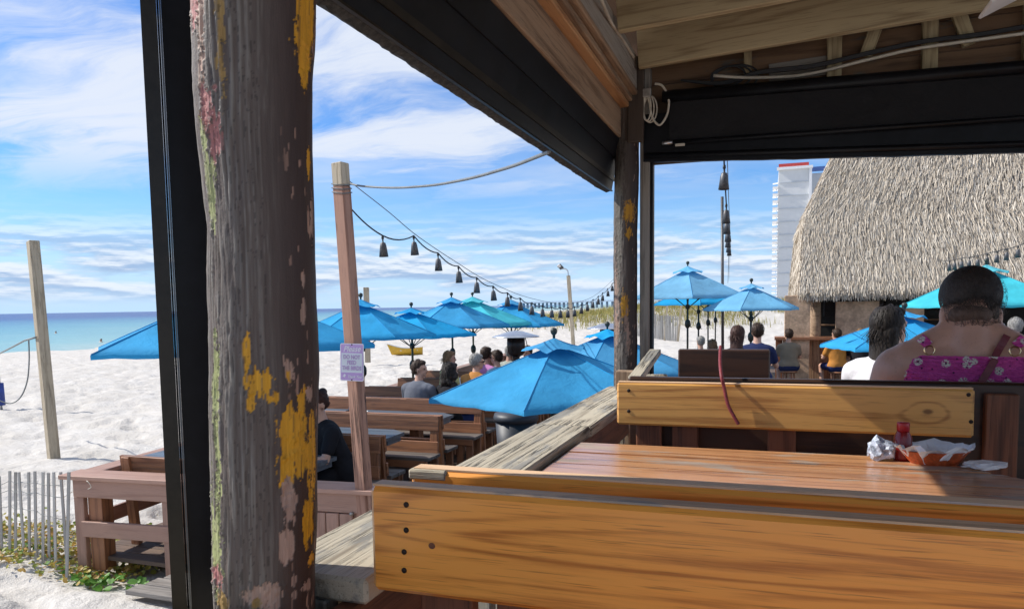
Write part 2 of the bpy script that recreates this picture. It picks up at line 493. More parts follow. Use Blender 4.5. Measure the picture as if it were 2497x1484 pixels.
M['white'] = plain('white_paint', (0.80, 0.80, 0.80), 0.5, 0, 0.05)


def bulb_mat():
    m, b = new_mat('glowing_bulb')
    p = b.n('ShaderNodeBsdfPrincipled'); p.inputs['Base Color'].default_value = (0.8, 0.25, 0.1, 1)
    p.inputs['Emission Color'].default_value = (1, 0.16, 0.05, 1); p.inputs['Emission Strength'].default_value = 1.1
    p.inputs['Roughness'].default_value = 0.3
    o = b.n('ShaderNodeOutputMaterial'); b.t.links.new(p.outputs[0], o.inputs[0])
    return m


M['bulb'] = bulb_mat()

# ================================================================== THE SETTING
SAND_Z, DECK_Z = -0.80, -0.72


def shore_x(y):
    return np.interp(y, [-400, 38, 46, 50, 56, 75, 120, 300, 600, 2600], [-85, -58.5, -55.5, -58, -64, -70, -78, -105, -120, -300])


def sand_height(x, y, dents=True):
    x = np.asarray(x, float); y = np.asarray(y, float)
    inl = (x-shore_x(y))*0.93 + (fbm(x*0.12+9, y*0.12, 3, 3)-0.5)*4
    z = np.interp(inl, [-60, -6, 0, 2.2, 4, 14, 32, 60], [-6, -3.2, -2.32, -1.95, -1.55, -1.25, -0.86, -0.80])
    # dune ridge with an uneven crest
    ry = np.interp(x, [-40, -24, -12, 0, 20, 60], [52, 57, 61, 66, 70, 80])
    wd = np.where(y < ry, 7.5, 12.0)
    amp = np.interp(x, [-34, -25, -19, -12, -5, 30, 70], [0, 0.35, 1.1, 1.75, 2.0, 2.3, 2.0])
    amp = amp*(0.72+0.55*fbm(x*0.16, y*0.16, 3, 21))
    z = z + amp*np.exp(-((y-ry)/wd)**2)
    if dents:
        r = np.hypot(x, y)
        near = np.exp(-(r/75.0)**2)
        keep = 1-0.9*sstep(x, -6.4, -5.3)*sstep(y, 4.0, 4.8)*(1-sstep(y, 24, 26))
        wet = sstep(inl, 4, 12)
        d = (fbm(x*1.7, y*1.7, 4, 5, None, 0.6)-0.5)*0.085 + (vnoise(x*4.3+5, y*4.3, 77)-0.5)*0.04
        pits = vnoise(x*2.9+31, y*2.9, 91); d = d-0.06*sstep(pits, 0.60, 0.80)
        z = z + d*(0.3+0.7*near)*keep*wet + (fbm(x*0.35, y*0.35, 2, 8)-0.5)*0.16*keep
        z = z - 0.12*(1-keep)
    return z


def make_sand():
    m, b = new_mat('white_beach_sand')
    g = b.n('ShaderNodeNewGeometry'); pos = g.outputs['Position']
    n1 = b.noise(pos, 1.6, 6, 0.6); n2 = b.noise(pos, 9, 5, 0.65); n3 = b.noise(pos, 90, 2, 0.5)
    c = b.mix(b.step(n1, 0.35, 0.7), (0.545, 0.512, 0.465), (0.61, 0.583, 0.545))
    c = b.mix(b.math('MULTIPLY', b.step(n2, 0.55, 0.75), 0.25), c, (0.48, 0.44, 0.385))
    # tide-damp band at the water's edge
    sep = b.n('ShaderNodeSeparateXYZ'); b.val(sep.inputs[0], pos)
    damp = b.math('SUBTRACT', 1.0, b.step(b.math('ADD', sep.outputs[2], b.math('MULTIPLY', n1, 0.3)), -1.95, -1.45))
    c = b.mix(b.math('MULTIPLY', damp, 0.55), c, (0.50, 0.42, 0.32))
    h = b.math('ADD', b.math('MULTIPLY', n2, 0.8), b.math('MULTIPLY', n3, 0.10))
    finish(b, m, c, 0.95, b.bump(h, 0.7, 0.07), spec=0.1)
    az = np.concatenate([np.arange(-62, 26, 0.15), np.arange(26, 298, 4.0)])
    az = np.radians(az)
    rr = np.concatenate([np.geomspace(2.2, 130, 400), np.geomspace(140, 4200, 40)])
    A, R_ = np.meshgrid(az, rr, indexing='xy')
    x, y = np.sin(A)*R_, np.cos(A)*R_
    z = sand_height(x, y)
    nr, na = x.shape
    V = np.stack([x, y, z], -1).reshape(-1, 3)
    i = np.arange(nr-1)[:, None]*na; j = np.arange(na)[None, :]; jn = (j+1) % na
    Q = np.stack([i+j, i+na+j, i+na+jn, i+jn], -1).reshape(-1, 4)[:, ::-1]
    # close the middle
    V = np.vstack([V, [[0, 0, SAND_Z-0.1]]])
    o = obj('sand_beach', np_mesh('sand_beach', V, Q, m))
    tag(o, kind='structure')
    return o


make_sand()


def make_sea():
    m, b = new_mat('gulf_water')
    g = b.n('ShaderNodeNewGeometry'); sep = b.n('ShaderNodeSeparateXYZ'); b.val(sep.inputs[0], g.outputs['Position'])
    off = b.math('SUBTRACT', b.math('MULTIPLY', sep.outputs[1], -0.22), sep.outputs[0])
    off = b.math('SUBTRACT', off, 42.0)
    sw = b.noise(b.mapv(g.outputs['Position'], (0.012, 0.035, 1)), 1.0, 4, 0.55)
    offn = b.math('ADD', off, b.math('MULTIPLY', b.math('SUBTRACT', sw, 0.5), 90.0))
    t = b.math('DIVIDE', offn, 420.0, clamp=True)
    col = b.ramp(t, [(0.0, (0.34, 0.45, 0.40)), (0.05, (0.22, 0.41, 0.40)), (0.20, (0.12, 0.31, 0.36)), (0.42, (0.06, 0.19, 0.30)), (0.7, (0.022, 0.070, 0.22)), (1.0, (0.020, 0.045, 0.19))])
    w1 = b.noise(b.mapv(g.outputs['Position'], (0.35, 1.1, 1), (0, 0, 0), (0, 0, rad(70))), 0.55, 6, 0.62)
    w2 = b.noise(b.mapv(g.outputs['Position'], (0.05, 0.13, 1), (0, 0, 0), (0, 0, rad(70))), 1.0, 4, 0.6)
    foam = b.math('MULTIPLY', b.math('SUBTRACT', 1.0, b.step(off, 12.0, 40.0)), b.step(w1, 0.60, 0.68))
    col = b.mix(b.math('MULTIPLY', foam, 0.5), col, (0.7, 0.74, 0.72))
    col = b.mix(b.math('MULTIPLY', b.step(w2, 0.5, 0.75), 0.25), col, (0.15, 0.42, 0.45))
    hgt = b.math('ADD', w1, b.math('MULTIPLY', w2, 1.5))
    finish(b, m, col, 0.28, b.bump(hgt, 0.9, 0.5), spec=0.22)
    S = 8000
    me = pydata('sea', [(-S, -S, -2.2), (S, -S, -2.2), (S, S, -2.2), (-S, S, -2.2)], [(0, 1, 2, 3)], m)
    tag(obj('sea', me), kind='structure')


make_sea()


# ------------------------------------------------------------------ dune grass and beach vine (nobody could count them)
def blades(name, label, cat, spots, hgt, wid, mat, lean=0.45, per=1):
    n = len(spots); k = n*per
    base = np.repeat(np.asarray(spots, float), per, 0)
    base[:, :2] += rng.normal(0, 0.16, (k, 2))
    a = rng.uniform(0, 2*PI, k); h = hgt*rng.uniform(0.5, 1.25, k); l = h*lean*rng.uniform(0.2, 1.3, k)
    w = wid*rng.uniform(0.6, 1.4, k)
    dx, dy = np.cos(a), np.sin(a)
    side = np.stack([-dy*w, dx*w, np.zeros(k)], -1)
    mid = base + np.stack([dx*l*0.35, dy*l*0.35, h*0.6], -1)
    tip = base + np.stack([dx*l, dy*l, h], -1)
    V = np.stack([base-side, base+side, mid-side*0.8, mid+side*0.8, tip-side*0.15, tip+side*0.15], 1).reshape(-1, 3)
    o6 = np.arange(k)[:, None]*6
    Q = np.concatenate([o6+np.array([[0, 1, 3, 2]]), o6+np.array([[2, 3, 5, 4]])], 0)
    o = obj(name, np_mesh(name, V, Q, mat, False))
    return tag(o, label, cat, kind='stuff')


def leaf_mat(name, c1, c2, c3, trans=0.25):
    m, b = new_mat(name)
    g = b.n('ShaderNodeNewGeometry')
    r = g.outputs['Random Per Island']
    c = b.ramp(r, [(0.0, c1), (0.5, c2), (1.0, c3)])

    def ext(b, sh):
        t = b.n('ShaderNodeBsdfTranslucent'); b.val(t.inputs[0], c)
        mx = b.n('ShaderNodeMixShader'); mx.inputs[0].default_value = trans
        b.t.links.new(sh, mx.inputs[1]); b.t.links.new(t.outputs[0], mx.inputs[2])
        return mx.outputs[0]
    return finish(b, m, c, 0.55, spec=0.3, extra=ext)


M['dune_grass'] = leaf_mat('sea_oats', (0.33, 0.28, 0.10), (0.42, 0.35, 0.12), (0.24, 0.27, 0.08))
N = 30000
gx = rng.uniform(-27, 14, N); gy = rng.uniform(44, 76, N)
dens = fbm(gx*0.22, gy*0.22, 3, 51)
hz = sand_height(gx, gy, False)
keep = (hz > -0.25+rng.uniform(-0.25, 0.5, N)) & (dens > 0.36)
gp = np.stack([gx, gy, hz-0.03], -1)[keep]
blades('dune_grass', 'yellow-green sea oats covering the dune behind the beach', 'dune grass', gp, 0.55, 0.020, M['dune_grass'], 0.6, 2)


def vine(name, label, centre_fn, n, size, mat):
    V, Fc = [], []
    for i in range(n):
        x, y = centre_fn()
        z = float(sand_height(np.array([x]), np.array([y]))[0]) + random.uniform(0.015, 0.10)
        s = size*random.uniform(0.5, 1.3)
        q = Quaternion((0, 0, 1), random.uniform(0, 2*PI)) @ Quaternion((1, 0, 0), random.gauss(0, 0.55)) @ Quaternion((0, 1, 0), random.gauss(0, 0.45))
        o0 = len(V)
        prof = [(0, -0.9, 0), (0.62, -0.62, 0.12), (0.85, 0.05, 0.18), (0.55, 0.75, 0.10), (0, 0.62, -0.02), (-0.55, 0.75, 0.10), (-0.85, 0.05, 0.18), (-0.62, -0.62, 0.12)]
        for p in prof: V.append(Vector((x, y, z)) + q @ (Vector(p)*s))
        V.append(Vector((x, y, z)))
        for k in range(8): Fc.append((o0+8, o0+k, o0+(k+1) % 8))
    return tag(obj(name, pydata(name, V, Fc, mat)), label, 'ground cover', kind='stuff')


M['vine_dry'] = leaf_mat('dry_beach_vine', (0.48, 0.26, 0.07), (0.42, 0.34, 0.08), (0.20, 0.28, 0.05))
M['vine_green'] = leaf_mat('green_beach_vine', (0.10, 0.25, 0.04), (0.15, 0.32, 0.06), (0.07, 0.18, 0.03))


def c_dry():
    while True:
        x, y = random.uniform(-8.4, -5.1), random.uniform(4.3, 6.6)
        if abs(y-(5.05+0.18*(x+5.5))) < 0.55+random.gauss(0, 0.18): return x, y


def c_green():
    a = random.random()
    if a < 0.75: return random.gauss(-5.22, 0.28), random.gauss(4.50, 0.07)
    return random.gauss(-6.0, 0.35), random.gauss(4.72, 0.10)


vine('dry_beach_vine', 'yellowing beach vine spread along the lath fence and under the brown railing', c_dry, 3000, 0.025, M['vine_dry'])
vine('green_beach_vine', 'fresh green round-leaved vine at the foot of the brown railing', c_green, 110, 0.036, M['vine_green'])

# ------------------------------------------------------------------ far pier
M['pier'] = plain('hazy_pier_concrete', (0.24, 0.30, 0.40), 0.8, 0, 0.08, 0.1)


def make_pier():
    A = at_d(1243, 741, 900); B = at_d(1640, 733.5, 640)
    A.z = B.z = 0
    o = empty('fishing_pier', ((A.x+B.x)/2, (A.y+B.y)/2, -2.2), 0, 'long low fishing pier on many legs far out over the sea', 'pier')
    dz = 4.0
    board('deck', (A.x, A.y, dz), (B.x, B.y, dz), (0, 1, 0), 7, 0.75, M['pier'], o, 0)
    board('railing', (A.x, A.y, dz+1.25), (B.x, B.y, dz+1.25), (0, 1, 0), 0.25, 0.22, M['pier'], o, 0)
    n = 34
    for k in range(n+1):
        p = A.lerp(B, k/n)
        board('bent', (p.x, p.y, -3.5), (p.x, p.y, dz-0.3), (1, 0, 0), 1.5, 4.0, M['pier'], o, 0)
    for k in range(3*n):
        p = A.lerp(B, k/(3*n))
        board('rail_post', (p.x, p.y, dz+0.4), (p.x, p.y, dz+1.2), (1, 0, 0), 0.3, 0.3, M['pier'], o, 0)


make_pier()


# ------------------------------------------------------------------ white beachfront tower
def make_tower():
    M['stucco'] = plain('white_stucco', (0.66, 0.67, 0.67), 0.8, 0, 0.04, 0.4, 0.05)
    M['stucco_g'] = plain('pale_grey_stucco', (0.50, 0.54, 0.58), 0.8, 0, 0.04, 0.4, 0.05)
    M['redband'] = plain('red_parapet_band', (0.55, 0.06, 0.05), 0.6)
    M['blueband'] = plain('blue_parapet_band', (0.06, 0.13, 0.36), 0.6)
    D = 90
    P0 = at_d(1896, 640, D); P1 = at_d(1972, 640, D); P2 = at_d(2075, 640, D+3)
    top = at_d(1935, 418, D).z
    o = empty('beachfront_tower', (P0.x, P0.y, -1.0), 0, 'white high-rise beach hotel with stacked balconies behind the thatched hut', 'building')
    w1 = P1.x-P0.x
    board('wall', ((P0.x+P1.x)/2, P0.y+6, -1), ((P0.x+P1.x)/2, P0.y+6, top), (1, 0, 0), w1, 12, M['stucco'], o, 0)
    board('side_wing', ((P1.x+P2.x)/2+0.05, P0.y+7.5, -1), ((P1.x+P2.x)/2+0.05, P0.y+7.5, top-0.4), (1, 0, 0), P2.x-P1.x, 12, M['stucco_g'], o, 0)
    board('pilaster', (P1.x, P0.y-0.12, -1), (P1.x, P0.y-0.12, top), (1, 0, 0), 0.3, 0.3, M['white'], o, 0)
    board('parapet', (P0.x-0.2, P0.y-0.1, top+0.15), (P1.x+0.25, P0.y-0.1, top+0.15), (0, 0, 1), 0.30, 0.5, M['white'], o, 0)
    board('red_parapet', (P0.x, P0.y, top+0.50), (P1.x-0.2, P0.y, top+0.50), (0, 0, 1), 0.40, 0.4, M['redband'], o, 0)
    board('blue_parapet', (P1.x+0.2, P0.y+1.3, top+0.05), (P2.x, P0.y+1.3, top+0.05), (0, 0, 1), 0.50, 0.4, M['blueband'], o, 0)
    fl = 1.55
    k = 0
    z = top-1.5
    while z > 0:
        board('floor_band', (P0.x+0.1, P0.y-0.03, z), (P1.x-0.2, P0.y-0.03, z), (0, 0, 1), 0.07, 0.12, M['stucco_g'], o, 0)
        z -= fl
    z = top-2.0
    while z > 1:
        bal = board('balcony', (P0.x-0.65, P0.y+1.2, z), (P0.x+0.02, P0.y+1.2, z), (0, 1, 0), 3.2, 0.12, M['white'], o, 0)
        board('balcony_rail', (P0.x-0.63, P0.y+0.1, z+0.42), (P0.x-0.02, P0.y-0.42, z+0.42), (0, 0, 1), 0.14, 0.06, M['white'], o, 0)
        board('balcony_door', (P0.x-0.04, P0.y+1.2, z+0.1), (P0.x-0.04, P0.y+1.2, z+0.62), (0, 1, 0), 1.6, 0.05, M['stucco_g'], o, 0)
        z -= 0.82


make_tower()


# ------------------------------------------------------------------ thatched hut
def make_hut():
    m, b = new_mat('dry_palm_thatch')
    g = b.n('ShaderNodeNewGeometry')
    r = g.outputs['Random Per Island']
    r = b.math('ADD', b.math('MULTIPLY', r, 0.72), b.math('MULTIPLY', b.noise(b.mapv(g.outputs['Position'], (0.8, 0.8, 0.8)), 1.0, 5, 0.65), 0.36))
    c = b.ramp(r, [(0.0, (0.30, 0.245, 0.18)), (0.35, (0.47, 0.40, 0.315)), (0.7, (0.60, 0.525, 0.425)), (1.0, (0.74, 0.675, 0.58))])
    finish(b, m, c, 0.8, spec=0.2)
    M['thatch'] = m
    M['thatch_base'] = plain('thatch_underlayer', (0.34, 0.29, 0.235), 0.95, 0, 0.4, 8, 0.5)
    M['coquina'] = plain('tan_coquina_stone', (0.44, 0.30, 0.20), 0.9, 0, 0.35, 5, 0.7)
    M['tanwood'] = wood('tan_bar_timber', (0.42, 0.25, 0.14), (0.22, 0.115, 0.06), 0.7, 0, ring=14, streak=0.7, tone=0.25)
    M['tan'] = plain('tan_stucco_panel', (0.60, 0.41, 0.27), 0.85, 0, 0.3, 3, 0.4)
    M['hut_dark'] = plain('dark_bar_interior', (0.018, 0.017, 0.016), 0.8, 0, 0.3, 3)
    e0 = at_d(1950, 706, 16)                       # near-left eave corner
    X0, Y0, Z0 = e0.x, e0.y, e0.z
    X1, Y1 = X0+9.5, Y0+9.0
    H = 7.4; inx, iny = 1.55, 4.5
    o = empty('thatched_hut', ((X0+X1)/2, (Y0+Y1)/2, DECK_Z), 0, 'open beach bar with a tall palm-thatched roof', 'hut')
    A, B, C_, D_ = Vector((X0, Y0, Z0)), Vector((X1, Y0, Z0)), Vector((X1, Y1, Z0)), Vector((X0, Y1, Z0))
    A2 = at_y(1963, 524, Y0+1.06); P3 = at_y(2027, 390, Y0+1.85)       # skirt hangs steeply, then the hip leans back
    q = (Z0+H-A2.z)/(P3.z-A2.z)
    E_ = A2+(P3-A2)*q; F2 = Vector((X1-2.2, E_.y, E_.z)); B2 = Vector((X1-0.5, A2.y, A2.z)); D2 = Vector((A2.x, Y1-1.0, A2.z))
    me = pydata('roof_underlayer', [A, B, C_, D_, E_, F2, A2, B2, D2], [(0, 1, 7, 6), (6, 7, 5, 4), (1, 2, 5, 7), (2, 3, 8, 4, 5), (3, 0, 6, 8), (8, 6, 4), (3, 2, 1, 0)], M['thatch_base'])
    roof = wchild('roof', me, o, None, Matrix.Identity(4))
    # thatch strips, row on row
    VV, QQ = [], []

    def strips(P, Q, R_, S_, n, skirt=False):
        u = rng.uniform(0, 1, n); t = rng.uniform(0, 1, n)**1.15
        if skirt: t = rng.uniform(-0.01, 0.035, n)
        P, Q, R_, S_ = [np.array(v) for v in (P, Q, R_, S_)]
        lo = P+(Q-P)*u[:, None]; hi = S_+(R_-S_)*u[:, None]
        c0 = lo+(hi-lo)*t[:, None]
        dn = (lo-hi); dn /= np.linalg.norm(dn, axis=1)[:, None]
        al = (Q-P)/np.linalg.norm(Q-P)
        nr = np.cross(al, -dn); 
        nr *= np.sign(nr[:, 2:3]+1e-6)
        dn = dn + al*rng.normal(0, 0.15, (n, 1)) + nr*rng.uniform(0.0, 0.16, (n, 1)); dn /= np.linalg.norm(dn, axis=1)[:, None]
        if skirt: dn = dn*0.5 + np.array([[0, 0, -0.7]])
        L = rng.uniform(0.10, 0.26, (n, 1)); w = rng.uniform(0.005, 0.013, (n, 1))
        sd = al + nr*rng.normal(0, 0.6, (n, 1)); sd /= np.linalg.norm(sd, axis=1)[:, None]
        c0 = c0 + nr*rng.uniform(0.0, 0.05, (n, 1))
        p1 = c0-sd*w; p2 = c0+sd*w; p3 = c0+dn*L+sd*w*0.35; p4 = c0+dn*L-sd*w*0.35
        V = np.stack([p1, p2, p3, p4], 1).reshape(-1, 3)
        off = sum(len(v) for v in VV)
        VV.append(V); QQ.append(np.arange(n)[:, None]*4+np.array([[0, 1, 2, 3]])+off)
    strips(A, B, B2, A2, 40000)
    strips(A2, B2, F2, E_, 72000)
    strips(A, B, B2, A2, 7000, True)
    strips(D_, A, A2, D2, 9000)
    strips(D2, A2, E_, E_, 6000)
    strips(D_, A, A2, D2, 1500, True)
    th = wchild('thatch', np_mesh('thatch', np.vstack(VV), np.vstack(QQ), m, False), o, None, Matrix.Identity(4))
    th['kind'] = 'stuff'
    # posts, half wall of stone blocks, near-black back wall painting in the bar's shadow
    for px in (X0+0.35, X0+3.3, X0+6.2, X1-0.4):
        tube('post', [(px, Y0+0.5, DECK_Z), (px, Y0+0.5, Z0+0.25)], [0.13, 0.11], M['beam'], o, 10)
    board('back_wall', (X0+0.3, Y0+5.5, 0.6), (X1-0.3, Y0+5.5, 0.6), (0, 0, 1), 2.7, 0.12, M['hut_dark'], o, 0)
    board('ceiling_beam', (X0+0.2, Y0+0.55, Z0-0.03), (X1-0.2, Y0+0.55, Z0-0.03), (0, 0, 1), 0.22, 0.12, M['dark'], o)
    x = X0-0.4
    while x < X0+5.0:
        board('bar_plank', (x, Y0+0.35, DECK_Z), (x, Y0+0.35, 0.53), (1, 0, 0), 0.150, 0.03+random.uniform(-0.006, 0.006), M['tanwood'] if random.random() < 0.7 else M['rust'], o, 0.004, 0.004)
        x += 0.154
    for k in range(5):
        xx = X0+0.75+0.85*k
        board('back_shelf', (xx-0.38, Y0+3.4, 0.75+0.12*(k % 2)), (xx+0.38, Y0+3.4, 0.75+0.12*(k % 2)), (0, 1, 0), 0.3, 0.03, M['tanwood'], o)
    for (a, w_, zz, hh) in ((0.55, 0.75, 1.22, 0.40), (1.75, 0.55, 1.28, 0.32), (2.6, 0.6, 1.20, 0.36)):
        board('bar_screen', (X0+a, Y0+0.95, zz), (X0+a+w_, Y0+0.95, zz), (0, 0, 1), hh, 0.07, M['hut_dark'], o, 0.01)
    board('counter', (X0-0.5, Y0+0.3, 0.56), (X0+5.2, Y0+0.3, 0.56), (0, 1, 0), 0.6, 0.06, M['rust'], o)
    for k, (a, w) in enumerate(((-0.30, 0.52), (0.75, 0.85), (1.95, 0.55))):
        board('wall_panel', (X0+a, Y0+0.12+0.25*k, 0.40), (X0+a+w, Y0+0.12+0.25*k, 0.40), (0, 0, 1), 2.2-0.3*k, 0.12, M['tan'], o, 0.01)
    # slim drink shelf and hanging menu board under the eave
    board('menu_board', (X0+1.8, Y0+0.75, Z0-0.32), (X0+3.0, Y0+0.75, Z0-0.32), (0, 0, 1), 0.3, 0.03, M['hut_dark'], o)
    return X0, Y0, Z0


HX, HY, HZ = make_hut()

# ================================================================== UPPER DECK (where the camera sits)
FLOOR_Z, RAIL_Z = 0.20, 0.97
RX0, RX1 = -0.77, -0.572


def log_post(name, label, cat, zs, cx, cy, rs, patches, seed, mat_name, view_from, yrange, nth=180, nz=760, streaky=1.0, gain=1.0):
    """peeling painted log: real grooves, knots and layered paint colours"""
    z = np.linspace(zs[0], zs[-1], nz); th = np.linspace(0, 2*PI, nth, endpoint=False)
    TH, Z = np.meshgrid(th, z, indexing='xy')
    r = np.interp(Z, zs, rs); X0 = np.interp(Z, zs, cx); Y0 = np.interp(Z, zs, cy)
    phi0 = math.atan2(view_from[1]-cy[0], view_from[0]-cx[0])          # side seen by a guest
    ph = (TH-phi0+PI) % (2*PI)-PI                                        # + is to the viewer's right
    per = 64
    tx = TH/(2*PI)*per
    warp = (fbm(TH/(2*PI)*8, Z*5, 2, seed+1, 8)-0.5)*1.6
    g1 = fbm(tx*2.5+warp*2, Z*7.0, 4, seed+2, 160, 0.66)
    g2 = fbm(tx*3+warp*3, Z*9, 3, seed+3, per*3, 0.6)
    lump = fbm(TH/(2*PI)*6, Z*6, 3, seed+4, 6)
    # weather side is deeply grained, sheltered side keeps smooth paint
    left = sstep(-ph, -0.45, 0.55)*sstep(1.9+ph, 0, 0.5)
    rough_amt = 0.16+0.84*left
    disp = (g1-0.5)*0.0054*rough_amt + (g2-0.5)*0.0026*rough_amt + (lump-0.5)*0.008
    crack = np.abs(g1-0.5) < 0.012
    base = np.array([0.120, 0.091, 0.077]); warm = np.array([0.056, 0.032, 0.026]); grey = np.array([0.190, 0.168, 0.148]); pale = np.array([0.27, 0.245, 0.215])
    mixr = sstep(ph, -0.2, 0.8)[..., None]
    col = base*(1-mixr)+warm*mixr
    f = (left*sstep(g1+0.35*(g2-0.5), 0.40, 0.62)*0.75)[..., None]
    col = col*(1-f)+grey*f
    f = (left*sstep(g1+0.5*(g2-0.5), 0.60, 0.72)*0.7)[..., None]
    col = col*(1-f)+pale*f
    n_a = fbm(tx*0.7+warp*1.5, Z*14, 4, seed+7, 45); n_b = fbm(tx*2.0+warp, Z*60, 5, seed+9, 128, 0.62)
    edge = (n_a-0.5)*1.25+(n_b-0.5)*1.7
    # small chips on the sheltered side
    chips = sstep(fbm(tx*1.0+7, Z*26, 3, seed+12, 64), 0.765, 0.785)*sstep(ph, 0.25, 0.7)*sstep(2.2-ph, 0, 0.4)
    f = chips[..., None]; col = col*(1-f)+np.array([0.44, 0.27, 0.20])*f
    relief = -0.0012*chips
    for (u, zc, ru, rz, c, st) in patches:
        pc = math.asin(max(-0.99, min(0.99, u)))
        d = np.sqrt(((ph-pc)/ru)**2+((Z-zc)/rz)**2)
        mk = sstep(1.0-d+edge*st, 0.0, 0.08)*(1-0.55*sstep(g2+0.25*(n_b-0.5), 0.68, 0.72))
        f = mk[..., None]*0.97
        c = np.array(c)*(0.80+0.45*g2[..., None])
        col = col*(1-f)+c*f
        relief = relief-0.0011*mk+0.0014*np.exp(-((1.0-d+edge*st+0.04)/0.05)**2)
    col[crack & (left > 0.35)] *= 0.55
    disp = disp+relief
    col = col*gain
    kn = []
    R_ = r+disp
    X, Y = X0+R_*np.cos(TH), Y0+R_*np.sin(TH)
    V = np.stack([X, Y, Z], -1).reshape(-1, 3)
    i = np.arange(nz-1)[:, None]*nth; j = np.arange(nth)[None, :]; jn = (j+1) % nth
    Q = np.stack([i+j, i+jn, i+nth+jn, i+nth+j], -1).reshape(-1, 4)
    m, b = new_mat(mat_name)
    at = b.n('ShaderNodeAttribute', attribute_name='paint')
    tc = b.n('ShaderNodeTexCoord')
    n = b.noise(b.mapv(tc.outputs['Object'], (60, 60, 5)), 2.0, 5, 0.65)
    n2 = b.noise(tc.outputs['Object'], 260, 3, 0.6)
    c = b.mix(b.math('MULTIPLY', b.step(n, 0.35, 0.7), 0.45), at.outputs['Color'], b.vmath('MULTIPLY', at.outputs['Color'], (0.6, 0.58, 0.56)))
    finish(b, m, c, 0.58, b.bump(b.math('ADD', n, b.math('MULTIPLY', n2, 0.35)), 0.45, 0.004), spec=0.4)
    me = np_mesh(name, V, Q, m)
    ca = me.color_attributes.new('paint', 'FLOAT_COLOR', 'POINT')
    rgba = np.ones((nz*nth, 4), np.float32); rgba[:, :3] = col.reshape(-1, 3)
    ca.data.foreach_set('color', rgba.ravel())
    o = obj(name, me)
    return tag(o, label, cat)


YEL, PNK, GRN, OCH, ROS = (0.74, 0.36, 0.018), (0.47, 0.31, 0.24), (0.33, 0.35, 0.15), (0.38, 0.24, 0.08), (0.42, 0.17, 0.16)
_cxs = {0: (618, 150), 1460: (647, 122)}


def PP(x, y, rx, ry, c, st=0.9):
    """paint flake at photo pixel -> (u, height, angular half width, half height)"""
    t = y/1460; cxp = 618+29*t; hw = 150-28*t
    u = (x-cxp)/hw
    k = math.sqrt(max(0.12, 1-min(0.98, abs(u))**2))
    return (u, 1.804-0.000578*y, rx/hw/k, ry*0.000578, c, st)


P1 = [PP(738, 60, 26, 130, YEL, 0.7), PP(742, 170, 14, 50, YEL), PP(592, 832, 9, 38, YEL, 0.7), PP(622, 905, 32, 42, YEL), PP(650, 940, 16, 14, YEL), PP(603, 950, 12, 20, YEL), PP(690, 880, 11, 42, PNK), PP(690, 892, 7, 20, YEL),
      PP(745, 935, 9, 26, PNK), PP(722, 960, 12, 40, YEL), PP(700, 1020, 38, 60, YEL, 0.8), PP(715, 1090, 40, 55, YEL, 1.0), PP(690, 1130, 20, 40, YEL), PP(752, 1120, 14, 120, YEL, 1.1), PP(745, 1240, 18, 70, YEL), PP(700, 1195, 18, 50, PNK), PP(688, 1170, 12, 30, PNK),
      PP(692, 1297, 21, 42, PNK, 0.55), PP(640, 1405, 44, 24, PNK, 0.8), PP(660, 1440, 16, 45, PNK, 0.8), PP(735, 1410, 13, 16, PNK), PP(708, 1385, 7, 14, PNK), PP(620, 1425, 10, 14, OCH), PP(755, 1350, 8, 20, YEL), PP(710, 1420, 8, 10, PNK), PP(668, 1388, 6, 10, PNK),
      PP(532, 1080, 7, 180, GRN, 1.3), PP(520, 900, 8, 90, GRN, 1.2), PP(528, 1300, 11, 130, GRN, 1.2), PP(545, 1430, 14, 30, OCH), PP(502, 440, 9, 120, GRN, 1.2), PP(496, 100, 8, 150, PNK, 1.1), PP(508, 270, 13, 55, ROS, 1.1), PP(540, 110, 9, 130, OCH, 1.3), PP(522, 340, 14, 40, ROS, 1.1), PP(530, 1370, 10, 30, ROS, 1.0), PP(478, 30, 10, 60, ROS, 1.0), PP(757, 520, 5, 40, PNK), PP(750, 380, 6, 40, YEL), PP(728, 740, 6, 25, PNK), PP(728, 660, 5, 20, PNK)]
pz = [0.15, 0.96, 1.07, 1.18, 1.288, 1.394, 1.499, 1.602, 1.703, 1.804, 2.3]
pr_ = [0.068, 0.0684, 0.0705, 0.0727, 0.0743, 0.0731, 0.0723, 0.0747, 0.0774, 0.080, 0.083]
pcx = [-0.697, -0.690, -0.687, -0.684, -0.681, -0.680, -0.679, -0.680, -0.678, -0.675, -0.670]
pcy = [0.865, 0.869, 0.872, 0.875, 0.877, 0.877, 0.878, 0.878, 0.879, 0.881, 0.884]
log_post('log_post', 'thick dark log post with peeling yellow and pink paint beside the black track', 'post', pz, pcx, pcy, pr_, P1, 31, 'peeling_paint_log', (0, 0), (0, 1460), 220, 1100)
P2 = [(0.25, 1.83, 0.55, 0.05, YEL, 1.0), (0.3, 1.72, 0.3, 0.03, YEL, 1.0), (-0.1, 1.36, 0.4, 0.07, YEL, 1.1), (-0.75, 1.35, 0.35, 0.35, PNK, 1.3), (-0.6, 1.75, 0.3, 0.35, (0.2, 0.18, 0.15), 1.2), (0.1, 1.22, 0.3, 0.1, PNK, 1.3), (-0.4, 1.12, 0.5, 0.12, (0.25, 0.22, 0.19), 1.2)]
log_post('log_post', 'slim dark corner log post with yellow paint flecks under the beam end', 'post', [0.15, 1.05, 1.7, 2.385], [-0.693, -0.693, -0.690, -0.676], [3.72]*4, [0.057, 0.057, 0.059, 0.060], P2, 57, 'worn_paint_log', (0, 0), (0, 1460), 90, 420, gain=0.62)


